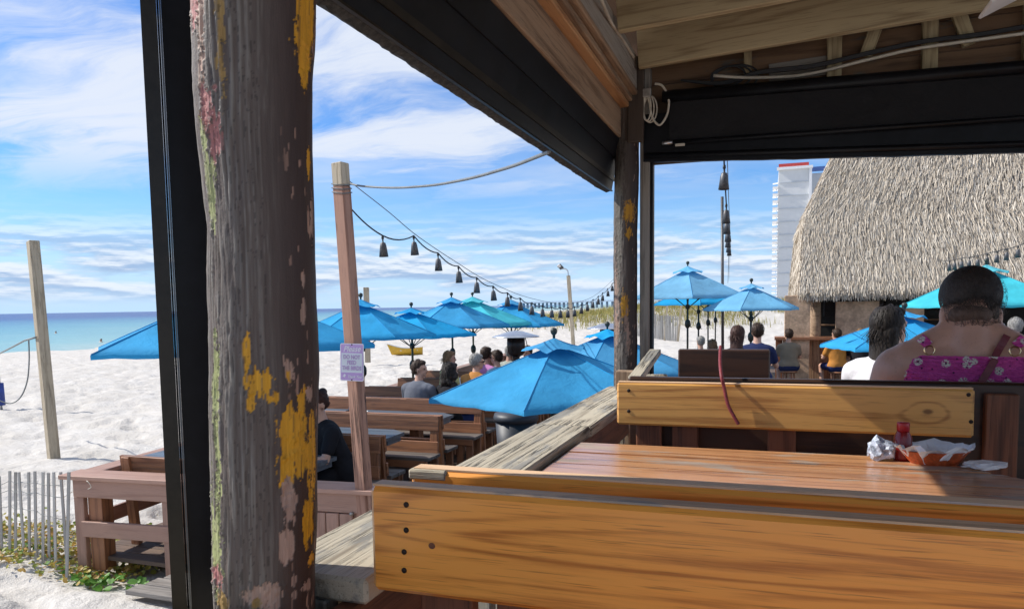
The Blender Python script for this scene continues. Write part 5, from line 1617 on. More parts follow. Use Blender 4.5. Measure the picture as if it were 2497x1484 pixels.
# ================================================================== PEOPLE
def capsule(bm, p0, p1, r0, r1, sx=1.0, sy=1.0, n=14):
    """closed tapered capsule, optionally flattened across its cross-section"""
    p0, p1 = Vector(p0), Vector(p1)
    d = p1-p0; L = d.length; d = d.normalized() if L > 1e-6 else Vector((0, 0, 1))
    xa = Vector((1, 0, 0)) if abs(d.x) < 0.9 else Vector((0, 1, 0))
    xa = (xa-d*xa.dot(d)).normalized(); ya = d.cross(xa)
    rings = []
    for k in range(1, 5):
        a = PI/2*k/4; rings.append((-r0*math.cos(a), r0*math.sin(a)))
    for k in range(4, 0, -1):
        a = PI/2*k/4; rings.append((L+r1*math.cos(a), r1*math.sin(a)))
    a0 = bm.verts.new(p0-d*r0); rows = []
    for (t, r) in rings:
        rows.append([bm.verts.new(p0+d*t+xa*(r*sx*math.cos(2*PI*k/n))+ya*(r*sy*math.sin(2*PI*k/n))) for k in range(n)])
    a1 = bm.verts.new(p1+d*r1)
    for k in range(n):
        bm.faces.new((a0, rows[0][(k+1) % n], rows[0][k])); bm.faces.new((a1, rows[-1][k], rows[-1][(k+1) % n]))
    for i in range(len(rows)-1):
        for k in range(n): bm.faces.new((rows[i][k], rows[i][(k+1) % n], rows[i+1][(k+1) % n], rows[i+1][k]))


def ellipsoid(bm, c, r, rot=None):
    M4 = Matrix.Translation(c) @ (rot or Matrix.Identity(4)) @ Matrix.Diagonal((*r, 1))
    bmesh.ops.create_uvsphere(bm, u_segments=18, v_segments=12, radius=1.0, matrix=M4)


def blob(name, bm, parent, mat, voxel=0.014, smooth=6, Mx=None):
    me = bpy.data.meshes.new(name); bmesh.ops.recalc_face_normals(bm, faces=bm.faces); bm.to_mesh(me); bm.free()
    me.materials.append(mat)
    o = obj(name, me, parent, None, Mx)
    r = o.modifiers.new('join', 'REMESH'); r.mode = 'VOXEL'; r.voxel_size = voxel; r.use_smooth_shade = True
    s = o.modifiers.new('soften', 'SMOOTH'); s.iterations = smooth; s.factor = 0.5
    return o


def skin_mat(name, col):
    m, b = new_mat(name)
    tc = b.n('ShaderNodeTexCoord')
    n = b.noise(tc.outputs['Object'], 14, 5, 0.6); sp = b.vor(tc.outputs['Object'], 70)
    c = b.mix(b.step(n, 0.35, 0.7), tuple(x*0.86 for x in col), col)
    c = b.mix(b.math('MULTIPLY', b.math('SUBTRACT', 1.0, b.step(sp, 0.10, 0.22)), 0.30), c, tuple(x*0.5 for x in col))
    p = b.n('ShaderNodeBsdfPrincipled'); b.val(p.inputs['Base Color'], c); p.inputs['Roughness'].default_value = 0.48
    p.inputs['Subsurface Weight'].default_value = 0.12; p.inputs['Subsurface Radius'].default_value = (0.02, 0.008, 0.004); p.inputs['Subsurface Scale'].default_value = 0.4
    b.val(p.inputs['Normal'], b.bump(b.noise(tc.outputs['Object'], 120, 3), 0.08, 0.003))
    o = b.n('ShaderNodeOutputMaterial'); b.t.links.new(p.outputs[0], o.inputs[0])
    return m


def hair_mat(name, col):
    m, b = new_mat(name)
    g = b.n('ShaderNodeNewGeometry'); tc = b.n('ShaderNodeTexCoord')
    n = b.noise(b.mapv(tc.outputs['Object'], (60, 60, 12)), 1.0, 4, 0.6)
    f = b.math('ADD', b.math('MULTIPLY', n, 0.6), b.math('MULTIPLY', g.outputs['Random Per Island'], 0.4))
    c = b.mix(f, tuple(x*0.45 for x in col), tuple(min(1, x*1.7) for x in col))
    return finish(b, m, c, 0.58, b.bump(n, 0.8, 0.010), spec=0.35)


SK_L, SK_M = skin_mat('fair_skin', (0.58, 0.34, 0.245)), skin_mat('tanned_skin', (0.46, 0.245, 0.165))
HAIR = {'brown': hair_mat('brown_hair', (0.045, 0.024, 0.014)), 'black': hair_mat('dark_hair', (0.018, 0.013, 0.010)), 'grey': hair_mat('grey_hair', (0.30, 0.29, 0.27)), 'auburn': hair_mat('auburn_hair', (0.055, 0.022, 0.014)), 'blond': hair_mat('blond_hair', (0.20, 0.12, 0.06))}


def strands(name, parent, mat, c, r, n, L, w, down=1.0, curl=0.0, face=0.35, zmin=-0.35, Mx=None, lift=1.0):
    """hair locks laid over a skull ellipsoid (face at +y kept clear)"""
    V, F = [], []
    c = Vector(c)
    k = 0
    while k < n:
        d = Vector((random.gauss(0, 1), random.gauss(0, 1), random.gauss(0, 1))).normalized()
        if d.z < zmin or (d.y > face and d.z < 0.55): continue
        k += 1
        p = c+Vector((d.x*r[0], d.y*r[1], d.z*r[2]))*random.uniform(0.99, 1.03*(1+0.02*(lift-1)))
        nrm = Vector((d.x/r[0], d.y/r[1], d.z/r[2])).normalized()
        t = Vector((random.gauss(0, 0.35), -0.45+random.gauss(0, 0.35), -down)); t = (t-nrm*t.dot(nrm)).normalized()
        side = nrm.cross(t)
        o0 = len(V); st = 5; ph = random.uniform(0, 6)
        LL = L*random.uniform(0.6, 1.2)
        for i in range(st+1):
            f = i/st
            q = p+t*LL*f+nrm*(0.004+0.012*lift*math.sin(PI*f)*random.uniform(0.3, 1.3))+side*(curl*math.sin(ph+5*f))
            # keep hugging the skull
            v = q-c; e = math.sqrt((v.x/r[0])**2+(v.y/r[1])**2+(v.z/r[2])**2)
            if e > 1.06+0.06*lift and q.z > c.z-r[2]*0.6: q = c+v*((1.06+0.06*lift)/e)
            ww = w*(1-0.7*f)
            V += [q-side*ww, q+side*ww]
        for i in range(st): F.append((o0+2*i, o0+2*i+1, o0+2*i+3, o0+2*i+2))
    return obj(name, pydata(name, V, F, mat, True), parent, None, Mx)


def person(label, loc, yaw, shirt, trousers, skin, hair, style='short', head_yaw=0.0, head_tilt=0.0, lean=0.05, voxel=0.018, arms='table', s=1.0, broad=1.0, legs=True, sleeve=0.62, glasses=False, cap=None):
    """seated person, hips on loc, facing local +y"""
    o = empty('person', loc, yaw, label, 'person'); o.scale = (s, s, s)
    bw = broad
    ln = lambda z: lean*(max(z, 0)/0.5)                     # forward lean of the torso
    tors = [((-0.085*bw, 0, 0.10), (0.085*bw, 0, 0.10), 0.13*bw**0.5, 0.13*bw**0.5, 1, 1),
            ((0, 0.005, 0.12), (0, ln(0.30), 0.32), 0.145*bw, 0.14*bw, 1.15, 0.86),
            ((0, ln(0.30), 0.30), (0, ln(0.45)-0.005, 0.45), 0.145*bw, 0.135*bw, 1.22, 0.82),
            ((-0.135*bw, ln(0.5)-0.005, 0.50), (0.135*bw, ln(0.5)-0.005, 0.50), 0.072, 0.072, 1, 1),
            ((-0.12*bw, ln(0.5)-0.005, 0.51), (0, ln(0.56), 0.575), 0.055, 0.05, 1, 1),
            ((0.12*bw, ln(0.5)-0.005, 0.51), (0, ln(0.56), 0.575), 0.055, 0.05, 1, 1)]
    sh = {}
    for sd in (-1, 1):
        S = Vector((sd*0.185*bw, ln(0.5), 0.495))
        if arms == 'table': E_, H_ = Vector((sd*0.25*bw, 0.10+lean, 0.27)), Vector((sd*0.13, 0.33+lean, 0.30))
        elif arms == 'lap': E_, H_ = Vector((sd*0.25*bw, 0.02+lean, 0.24)), Vector((sd*0.12, 0.22+lean, 0.17))
        else: E_, H_ = Vector((sd*0.24*bw, -0.02, 0.22)), Vector((sd*0.22, 0.10, 0.06))
        sh[sd] = (S, E_, H_)
    leg = []
    if legs:
        for sd in (-1, 1):
            leg += [((sd*0.095, 0.05, 0.085), (sd*0.13, 0.44, 0.075), 0.088*bw**0.5, 0.062, 1, 1), ((sd*0.13, 0.44, 0.07), (sd*0.13, 0.40, -0.33), 0.056, 0.040, 1, 1), ((sd*0.13, 0.39, -0.38), (sd*0.14, 0.53, -0.40), 0.036, 0.030, 1, 1)]
    nb = Vector((0, ln(0.56), 0.56)); hc = Vector((0, ln(0.62)+0.030, 0.755))
    HR = Matrix.Translation(hc) @ Matrix.Rotation(head_yaw, 4, 'Z') @ Matrix.Rotation(head_tilt, 4, 'X')
    bm = bmesh.new()
    for a in tors: capsule(bm, *a)
    capsule(bm, nb, hc-Vector((0, 0.010, 0.05)), 0.058, 0.054)
    for sd in (-1, 1):
        S, E_, H_ = sh[sd]
        capsule(bm, S, E_, 0.052*bw**0.5, 0.040); capsule(bm, E_, H_, 0.040, 0.027)
        f = (H_-E_).normalized(); lat = Vector((0, 0, 1)).cross(f).normalized()
        capsule(bm, H_, H_+f*0.07, 0.026, 0.030, 1.0, 1.0)
        for q, (of, ln_) in enumerate(((-0.030, 0.055), (-0.010, 0.070), (0.011, 0.066), (0.030, 0.050))):
            b0 = H_+f*0.08+lat*of; b1 = b0+f*ln_*0.55; b2 = b1+f*ln_*0.4-Vector((0, 0, ln_*0.35))
            capsule(bm, b0, b1, 0.0095, 0.009, n=8); capsule(bm, b1, b2, 0.009, 0.008, n=8)
        capsule(bm, H_+f*0.02-lat*sd*0.025, H_+f*0.065-lat*sd*0.055, 0.011, 0.009, n=8)
    for a in leg: capsule(bm, *a)
    hb = bmesh.new()
    ellipsoid(hb, (0, -0.008, 0.022), (0.076, 0.094, 0.098))
    ellipsoid(hb, (0, 0.030, -0.050), (0.054, 0.058, 0.062))
    ellipsoid(hb, (0, 0.066, -0.088), (0.026, 0.022, 0.020))
    capsule(hb, (0, 0.088, 0.005), (0, 0.104, -0.030), 0.010, 0.015, n=10)
    capsule(hb, (-0.018, 0.082, -0.062), (0.018, 0.082, -0.062), 0.009, 0.009, n=8)
    capsule(hb, (-0.04, 0.080, 0.022), (0.04, 0.080, 0.022), 0.011, 0.011, n=8)
    for sd in (-1, 1): ellipsoid(hb, (sd*0.078, -0.008, -0.014), (0.010, 0.020, 0.031))
    bmesh.ops.transform(hb, matrix=HR, verts=hb.verts)
    tmp = bpy.data.meshes.new('t'); hb.to_mesh(tmp); hb.free(); bm.from_mesh(tmp); bpy.data.meshes.remove(tmp)
    body = blob('body', bm, o, skin, voxel*0.75, 3)
    # eyes
    for sd in (-1, 1):
        e = bmesh.new(); ellipsoid(e, (sd*0.032, 0.078, 0.006), (0.012, 0.008, 0.009)); bmesh.ops.transform(e, matrix=HR, verts=e.verts)
        me = bpy.data.meshes.new('eye'); e.to_mesh(me); e.free(); me.materials.append(M['pole_dark']); obj('eye', me, o)
    if shirt:
        bm = bmesh.new(); g = 0.014
        for (a, b_, r0, r1, sx, sy) in tors[:4]: capsule(bm, a, b_, r0+g, r1+g, sx, sy)
        for a, b_, r0, r1, sx, sy in tors[4:]: capsule(bm, a, Vector(a).lerp(Vector(b_), 0.72), r0+g*0.8, r0+g*0.5, sx, sy)
        for sd in (-1, 1):
            S, E_, H_ = sh[sd]
            capsule(bm, S, S.lerp(E_, sleeve if sleeve <= 1 else 1), 0.056*bw**0.5+g, 0.050+g)
            if sleeve > 1: capsule(bm, E_, H_, 0.050+g*0.5, 0.034+g*0.5)
        blob('shirt', bm, o, shirt, voxel, 5)
    if trousers:
        bm = bmesh.new()
        capsule(bm, (-0.085*bw, 0, 0.09), (0.085*bw, 0, 0.09), 0.132*bw**0.5+0.012, 0.132*bw**0.5+0.012)
        for sd in (-1, 1): capsule(bm, (sd*0.095, 0.04, 0.085), (sd*0.128, 0.34, 0.078), 0.100*bw**0.5, 0.080)
        blob('trousers', bm, o, trousers, voxel, 4)
    # hair
    bm = bmesh.new()
    if style in ('short', 'bun', 'long', 'curly'):
        ellipsoid(bm, (0, -0.022, 0.036), (0.083, 0.096, 0.098)); ellipsoid(bm, (0, -0.050, -0.012), (0.072, 0.062, 0.066))
        ellipsoid(bm, (0, 0.045, 0.088), (0.060, 0.045, 0.034))
    if style == 'bun': ellipsoid(bm, (0.0, -0.095, 0.085), (0.042, 0.042, 0.042))
    if style == 'long':
        capsule(bm, (0, -0.055, 0.0), (0, -0.085, -0.20), 0.080, 0.070, 1.15, 0.75)
    if style == 'curly':
        for q in range(46):
            a = random.uniform(0, 2*PI); zz = random.uniform(-0.21, 0.10); rr_ = 0.080+0.03*(zz < 0)
            ellipsoid(bm, (rr_*math.cos(a)*1.05, -0.045+0.7*rr_*math.sin(a), zz), (0.034, 0.034, 0.040))
    hm = HAIR[hair]
    bmesh.ops.transform(bm, matrix=HR, verts=bm.verts)
    ho = blob('hair', bm, o, hm, voxel*0.8, 2)
    if style != 'curly':
        strands('hair_locks', o, hm, (0, -0.020, 0.036), (0.083, 0.096, 0.098), 260, 0.07 if style != 'long' else 0.14, 0.0045, 1.0, 0.004, 0.30, -0.5, HR)
    if style == 'curly':
        strands('hair_locks', o, hm, (0, -0.050, -0.04), (0.112, 0.100, 0.17), 380, 0.07, 0.005, 1.0, 0.014, 0.5, -0.9, HR)
    if glasses:
        for sd in (-1, 1):
            e = bmesh.new(); ellipsoid(e, (sd*0.034, 0.096, 0.006), (0.026, 0.006, 0.019)); bmesh.ops.transform(e, matrix=HR, verts=e.verts)
            me = bpy.data.meshes.new('lens'); e.to_mesh(me); e.free(); me.materials.append(M['black']); obj('glasses_lens', me, o)
            v, f = sweep([HR @ Vector((sd*0.060, 0.094, 0.010)), HR @ Vector((sd*0.084, 0.06, 0.010)), HR @ Vector((sd*0.086, -0.01, 0.006))], 0.003, 5)
            obj('glasses_arm', pydata('glasses_arm', v, f, M['black']), o)
    if cap:
        bm = bmesh.new(); ellipsoid(bm, (0, -0.010, 0.055), (0.090, 0.106, 0.085)); ellipsoid(bm, (0, 0.105, 0.045), (0.065, 0.060, 0.010)); bmesh.ops.transform(bm, matrix=HR, verts=bm.verts)
        blob('cap', bm, o, cap, voxel*0.7, 3)
    return o


CL = {n: fabric(n+'_cloth', c, 0.9) for n, c in dict(grey_blue=(0.125, 0.135, 0.165), black=(0.012, 0.012, 0.016), orange=(0.50, 0.20, 0.025), pink=(0.50, 0.19, 0.44), lime=(0.55, 0.50, 0.22), navy=(0.015, 0.025, 0.09), white=(0.70, 0.68, 0.70), sage=(0.33, 0.36, 0.31), lav=(0.52, 0.40, 0.60), khaki=(0.25, 0.20, 0.14), teal=(0.05, 0.13, 0.24), red=(0.4, 0.03, 0.03)).items()}
SEAT = DECK_Z+0.46


def seat_at(px, bench_y, dy):
    """hip position on a bench under the photo column px"""
    P = at_y(px, 900, bench_y+dy); return (P.x, P.y, SEAT)


person('person in a black t-shirt with hair in a bun leaning on the nearest slate table', seat_at(822, 6.245, -0.24), rad(180-38), CL['black'], CL['black'], SK_L, 'auburn', 'bun', 0.35, -0.25, 0.14, 0.014, 'table', 1.0, 1.12)
person('bearded man in a grey-blue t-shirt turning his head right', seat_at(1012, 8.90, 0.22), rad(-12), CL['grey_blue'], CL['khaki'], SK_L, 'brown', 'short', rad(-75), 0.05, 0.06, 0.016, 'table', 1.03, 1.12)
person('woman in black with long dark curly hair seen from behind', seat_at(1090, 8.90, 0.22), rad(-16), CL['black'], CL['navy'], SK_L, 'black', 'curly', rad(-12), 0.0, 0.05, 0.016, 'table', 1.0, 1.0)
person('grey-haired man in an orange shirt', seat_at(1152, 10.23, 0.22), rad(-22), CL['orange'], CL['khaki'], SK_L, 'grey', 'short', rad(-25), 0.0, 0.06, 0.018, 'table', 1.03, 1.2, glasses=True)
person('woman with brown hair in a pale lime top on the seaward side', seat_at(1086, 11.57, -0.05), rad(-40), CL['lime'], CL['khaki'], SK_L, 'blond', 'long', rad(-20), 0.0, 0.05, 0.02)
person('man with short dark hair in a pink shirt', seat_at(1180, 11.57, 0.22), rad(-18), CL['pink'], CL['navy'], SK_L, 'brown', 'short', 0.0, 0.0, 0.04, 0.02, 'table', 1.06)
person('woman with short brown hair and dark glasses facing left', seat_at(1219, 11.57, 0.22), rad(62), CL['teal'], CL['khaki'], SK_L, 'brown', 'short', rad(25), 0.0, 0.05, 0.02, glasses=True)
person('man in a sage cap at the far end of the lower deck', seat_at(1238, 12.92, 0.15), rad(-15), CL['sage'], CL['khaki'], SK_L, 'grey', 'short', 0.3, 0, 0.04, 0.022, cap=CL['sage'])
person('dark-haired guest behind the patio heater column', seat_at(1263, 12.92, 0.25), rad(170), CL['navy'], CL['khaki'], SK_M, 'black', 'short', 0.1, 0, 0.04, 0.022)
person('dark-haired guest just right of the patio heater column', seat_at(1292, 12.92, 0.25), rad(160), CL['red'], CL['khaki'], SK_M, 'black', 'short', 0.1, 0, 0.04, 0.022)

# guests by the hut and across the table from the woman in pink
pw = at_y(2150, 930, 4.65)
person('guest in white with long dark hair, left of the woman in pink', (pw.x, pw.y, 0.46), rad(-30), CL['white'], CL['khaki'], SK_L, 'black', 'long', -0.3, 0.1, 0.06, 0.014, 'table', 1.0)
for (px, D, l, c, h, st) in ((1712, 16.5, 'guest in blue under the light sky-blue umbrella', 'teal', 'grey', 'short'), (1740, 15.0, 'guest in red under the light sky-blue umbrella', 'red', 'blond', 'long'), (2478, 10.0, 'grey-haired guest in lavender at the right edge', 'lav', 'grey', 'short'), (1792, 9.5, 'guest in black seated left of the hut', 'black', 'auburn', 'long'), (1845, 10.5, 'guest in navy seated at the corner of the hut', 'navy', 'brown', 'short')):
    P = at_d(px, 800, D)
    zz = SEAT if D > 12 else SEAT+0.45
    if px == 2478: zz = 0.22
    person(l, (P.x, P.y, zz), rad(random.uniform(-30, 30)), CL[c], CL['khaki'], SK_L, h, st, 0.2, 0, 0.05, 0.022)
    # a simple stool under each of them
    st_o = empty('stool', (P.x, P.y, DECK_Z), 0, 'wooden stool under the '+l, 'stool', 'stools by the hut')
    obj('seat', lathe_mesh('seat', [(0.0, zz-DECK_Z-0.05), (0.17, zz-DECK_Z-0.05), (0.18, zz-DECK_Z-0.03), (0.17, zz-DECK_Z-0.01), (0, zz-DECK_Z-0.01)], M['rust'], 18), st_o)
    for q in range(4):
        a = q*PI/2+0.4; v, f = sweep([(0.11*math.cos(a), 0.11*math.sin(a), zz-DECK_Z-0.05), (0.18*math.cos(a), 0.18*math.sin(a), 0)], 0.018, 6)
        obj('leg', pydata('leg', v, f, M['rust']), st_o)


# ---- the woman in pink
def woman():
    C = at_y(2362, 930, 2.80)
    SZ = 0.645
    o = empty('person', (C.x, C.y, SZ), rad(-8), 'woman with short dark hair in a pink flowered sundress, seen from behind', 'person')
    ht = at_y(2365, 692, 2.80).z-SZ                             # top of head above the seat
    k = 1.0
    o.scale = (1.0, 1.0, k)
    bm = bmesh.new()
    T = [((-0.10, 0, 0.12), (0.10, 0, 0.12), 0.16, 0.16, 1, 1), ((0, 0, 0.15), (0, 0.02, 0.38), 0.175, 0.165, 1.20, 0.86), ((0, 0.02, 0.34), (0, 0.02, 0.45), 0.165, 0.15, 1.28, 0.84)]
    for a in T: capsule(bm, *a, n=22)
    capsule(bm, (-0.165, 0.015, 0.512), (0.165, 0.015, 0.512), 0.085, 0.085, n=18)
    for sd in (-1, 1):
        capsule(bm, (sd*0.13, 0.015, 0.555), (0, 0.03, 0.63), 0.062, 0.064, n=16)
        capsule(bm, (sd*0.205, 0.02, 0.49), (sd*0.285, 0.09, 0.20), 0.084, 0.066, n=16)
        capsule(bm, (sd*0.285, 0.09, 0.20), (sd*0.14, 0.36, 0.30), 0.058, 0.036, n=14)
        H_ = Vector((sd*0.14, 0.36, 0.30)); f = Vector((-sd*0.45, 0.85, 0.05)).normalized(); lat = Vector((0, 0, 1)).cross(f)
        capsule(bm, H_, H_+f*0.07, 0.028, 0.031)
        for of, l_ in ((-0.03, 0.05), (-0.01, 0.066), (0.011, 0.062), (0.03, 0.046)):
            b0 = H_+f*0.08+lat*of; capsule(bm, b0, b0+f*l_*0.6, 0.0095, 0.009, n=8); capsule(bm, b0+f*l_*0.6, b0+f*l_-Vector((0, 0, 0.02)), 0.009, 0.008, n=8)
        capsule(bm, H_+f*0.02-lat*sd*0.028, H_+f*0.06-lat*sd*0.06, 0.012, 0.010, n=8)
        capsule(bm, (sd*0.11, 0.05, 0.10), (sd*0.15, 0.42, 0.09), 0.105, 0.07); capsule(bm, (sd*0.15, 0.42, 0.08), (sd*0.15, 0.38, -0.36), 0.062, 0.045); capsule(bm, (sd*0.15, 0.37, -0.42), (sd*0.16, 0.52, -0.43), 0.036, 0.03)
    hc = Vector((0, 0.055, 0.690))
    capsule(bm, (0, 0.02, 0.55), hc-Vector((0, 0.012, 0.05)), 0.082, 0.068, n=18)
    capsule(bm, (0, 0.0, 0.56), (0, 0.005, 0.63), 0.074, 0.060, n=16)
    HR = Matrix.Translation(hc) @ Matrix.Rotation(rad(8), 4, 'Z') @ Matrix.Rotation(rad(-18), 4, 'X')
    hb = bmesh.new()
    ellipsoid(hb, (0, -0.006, 0.020), (0.079, 0.094, 0.096)); ellipsoid(hb, (0, 0.028, -0.048), (0.066, 0.062, 0.068)); ellipsoid(hb, (0, 0.062, -0.088), (0.032, 0.026, 0.022))
    capsule(hb, (0, 0.088, 0.005), (0, 0.106, -0.028), 0.011, 0.016, n=10)
    for sd in (-1, 1):
        ellipsoid(hb, (sd*0.083, -0.012, -0.018), (0.011, 0.021, 0.034)); ellipsoid(hb, (sd*0.080, -0.005, -0.048), (0.008, 0.010, 0.012))
    bmesh.ops.transform(hb, matrix=HR, verts=hb.verts)
    tmp = bpy.data.meshes.new('t'); hb.to_mesh(tmp); hb.free(); bm.from_mesh(tmp); bpy.data.meshes.remove(tmp)
    body = blob('body', bm, o, SK_W, 0.0085, 7)
    # sundress: smocked bodice over the torso
    m, b = new_mat('pink_flowered_cloth')
    tc = b.n('ShaderNodeTexCoord'); v = tc.outputs['Object']
    wav = b.n('ShaderNodeTexWave', bands_direction='Z'); b.val(wav.inputs['Vector'], v); wav.inputs['Scale'].default_value = 26; wav.inputs['Distortion'].default_value = 3; wav.inputs['Detail Scale'].default_value = 6
    pk = b.mix(b.noise(v, 30, 3), (0.56, 0.045, 0.27), (0.76, 0.11, 0.40))
    fl = b.vor(v, 24, rnd=0.8); pet = b.noise(v, 190, 2)
    fm = b.math('MULTIPLY', b.math('SUBTRACT', 1.0, b.step(fl, 0.30, 0.36)), b.step(pet, 0.40, 0.48))
    c = b.mix(fm, pk, (0.80, 0.74, 0.64))
    f2 = b.vor(b.vmath('ADD', v, (0.31, 0.17, 0.09)), 42, rnd=1.0)
    c = b.mix(b.math('SUBTRACT', 1.0, b.step(f2, 0.10, 0.16)), c, (0.07, 0.012, 0.06))
    c = b.mix(b.math('SUBTRACT', 1.0, b.step(fl, 0.05, 0.09)), c, (0.03, 0.01, 0.03))
    puck = b.math('ADD', b.math('MULTIPLY', wav.outputs['Fac'], 0.6), b.noise(v, 85, 3))
    finish(b, m, c, 0.85, b.bump(puck, 0.9, 0.012), spec=0.2)
    bm = bmesh.new(); g = 0.012
    for a, b_, r0, r1, sx, sy in T[:2]: capsule(bm, a, b_, r0+g, r1+g, sx, sy, n=24)
    capsule(bm, (0, 0.02, 0.34), (0, 0.02, 0.47), 0.165+g, 0.155+g, 1.28, 0.84, n=24)
    capsule(bm, (-0.125, 0.015, 0.49), (0.125, 0.015, 0.49), 0.102, 0.102, n=18)
    for sd in (-1, 1): capsule(bm, (sd*0.11, 0.05, 0.10), (sd*0.15, 0.40, 0.09), 0.125, 0.10)
    ztop = 0.545
    me = bpy.data.meshes.new('d'); bmesh.ops.recalc_face_normals(bm, faces=bm.faces); bm.to_mesh(me); bm.free(); me.materials.append(m)
    dr = obj('dress', me, o)
    r = dr.modifiers.new('join', 'REMESH'); r.mode = 'VOXEL'; r.voxel_size = 0.010; r.use_smooth_shade = True
    s = dr.modifiers.new('soften', 'SMOOTH'); s.iterations = 7
    bpy.context.view_layer.update()
    dg = bpy.context.evaluated_depsgraph_get()
    ev = bpy.data.meshes.new_from_object(dr.evaluated_get(dg)); dr.modifiers.clear(); dr.data = ev; ev.name = 'dress'
    bm = bmesh.new(); bm.from_mesh(ev)
    bmesh.ops.bisect_plane(bm, geom=bm.verts[:]+bm.edges[:]+bm.faces[:], plane_co=(0, 0, ztop), plane_no=(0, 0.05, 1), clear_outer=True)
    for vv in bm.verts:                                        # gathered smocking folds
        a = math.atan2(vv.co.x, -vv.co.y); vv.co += vv.normal*(0.0022*math.sin(a*46+9*math.sin(vv.co.z*60)))
    bm.to_mesh(ev); bm.free(); ev.polygons.foreach_set('use_smooth', [True]*len(ev.polygons))
    if not ev.materials: ev.materials.append(m)
    bev = body.evaluated_get(dg)
    tree = BVHTree.FromObject(body, dg); tree2 = BVHTree.FromBMesh(_bm(ev))

    def surf(x, z, off):
        y = 0.06
        for t in (tree, tree2):
            h = t.ray_cast(Vector((x, -1.0, z)), Vector((0, 1, 0)))
            if h[0] is not None: y = min(y, h[0].y)
        return Vector((x, y-off, z))

    def ribbon(name, pts, w, mat, off=0.006):
        V, F = [], []
        P = [surf(x, z, off) for x, z in pts]
        for i, p in enumerate(P):
            d = (P[min(i+1, len(P)-1)]-P[max(i-1, 0)]).normalized(); sdv = d.cross(Vector((0, -1, 0))).normalized()
            V += [p-sdv*w/2, p+sdv*w/2, p+sdv*w/2+Vector((0, 0.004, 0)), p-sdv*w/2+Vector((0, 0.004, 0))]
        for i in range(len(P)-1):
            for q in range(4): F.append((i*4+q, i*4+(q+1) % 4, i*4+4+(q+1) % 4, i*4+4+q))
        return obj(name, pydata(name, V, F, mat, False), o)
    lin = lambda a, b, n=14: [(a[0]+(b[0]-a[0])*i/n, a[1]+(b[1]-a[1])*i/n) for i in range(n+1)]
    ribbon('dress_strap', lin((-0.146, 0.606), (-0.118, ztop+0.036)), 0.030, m)
    ribbon('dress_strap', lin((0.146, 0.606), (0.120, ztop+0.036)), 0.030, m)
    for sd in (-1, 1):
        c = surf(sd*0.118-0.0, ztop+0.020, 0.006); 
        tv, tf = sweep([c+Vector((0.015*math.cos(a), -0.001, 0.015*math.sin(a))) for a in np.linspace(0, 2*PI, 18)], 0.0022, 5)
        obj('strap_ring', pydata('strap_ring', tv, tf, M['gold']), o)
    ribbon('bag_strap', lin((0.098, 0.615), (-0.045, ztop-0.21), 26), 0.021, M['leather'], 0.010)
    # short hair, cropped at the nape
    bm = bmesh.new()
    ellipsoid(bm, (0, -0.010, 0.048), (0.077, 0.092, 0.078)); ellipsoid(bm, (-0.012, -0.050, 0.040), (0.066, 0.052, 0.056)); ellipsoid(bm, (0.030, -0.046, 0.020), (0.052, 0.050, 0.052)); ellipsoid(bm, (0.048, -0.020, -0.012), (0.034, 0.046, 0.040)); ellipsoid(bm, (0.0, 0.03, 0.092), (0.060, 0.055, 0.035)); ellipsoid(bm, (-0.03, -0.03, 0.095), (0.045, 0.05, 0.034))
    bmesh.ops.transform(bm, matrix=HR, verts=bm.verts)
    blob('hair', bm, o, HAIR['black'], 0.009, 3)
    bm = bmesh.new(); ellipsoid(bm, (-0.008, -0.042, -0.026), (0.066, 0.058, 0.042)); bmesh.ops.transform(bm, matrix=HR, verts=bm.verts)
    blob('cropped_nape', bm, o, HAIR['nape'], 0.008, 3)
    strands('hair_locks', o, HAIR['lock'], (0, -0.020, 0.051), (0.079, 0.095, 0.083), 3600, 0.050, 0.0016, 0.6, 0.020, 0.35, -0.22, HR, 1.8)
    strands('loose_hair', o, HAIR['black'], (0.01, -0.022, 0.040), (0.084, 0.100, 0.088), 260, 0.07, 0.0009, 0.5, 0.022, 0.35, -0.45, HR)
    strands('nape_stubble', o, HAIR['nape'], (0, -0.030, -0.015), (0.074, 0.073, 0.062), 500, 0.022, 0.0013, 1.0, 0.001, 0.0, -0.9, HR)
    for sd in (-1, 1):
        e = bmesh.new(); ellipsoid(e, (sd*0.034, 0.080, 0.004), (0.012, 0.008, 0.009)); bmesh.ops.transform(e, matrix=HR, verts=e.verts)
        me = bpy.data.meshes.new('eye'); e.to_mesh(me); e.free(); me.materials.append(M['pole_dark']); obj('eye', me, o)
        e = bmesh.new(); ellipsoid(e, (sd*0.094, -0.006, -0.052), (0.005, 0.005, 0.009)); bmesh.ops.transform(e, matrix=HR, verts=e.verts)
        me = bpy.data.meshes.new('earring'); e.to_mesh(me); e.free(); me.materials.append(M['steel']); obj('earring', me, o)


def _bm(me):
    bm = bmesh.new(); bm.from_mesh(me); return bm


SK_W = skin_mat('freckled_tan_skin', (0.60, 0.335, 0.235))
HAIR['lock'] = hair_mat('dark_hair_lit_locks', (0.040, 0.030, 0.025))  # lighter copy of the dark hair, painting light onto the locks
HAIR['nape'] = hair_mat('cropped_grey_brown_hair', (0.12, 0.075, 0.055))
M['gold'] = plain('gold_ring', (0.75, 0.55, 0.30), 0.25, 1.0)
M['leather'] = plain('dark_red_leather', (0.17, 0.030, 0.040), 0.5, 0, 0.2, 60, 0.3)
woman()

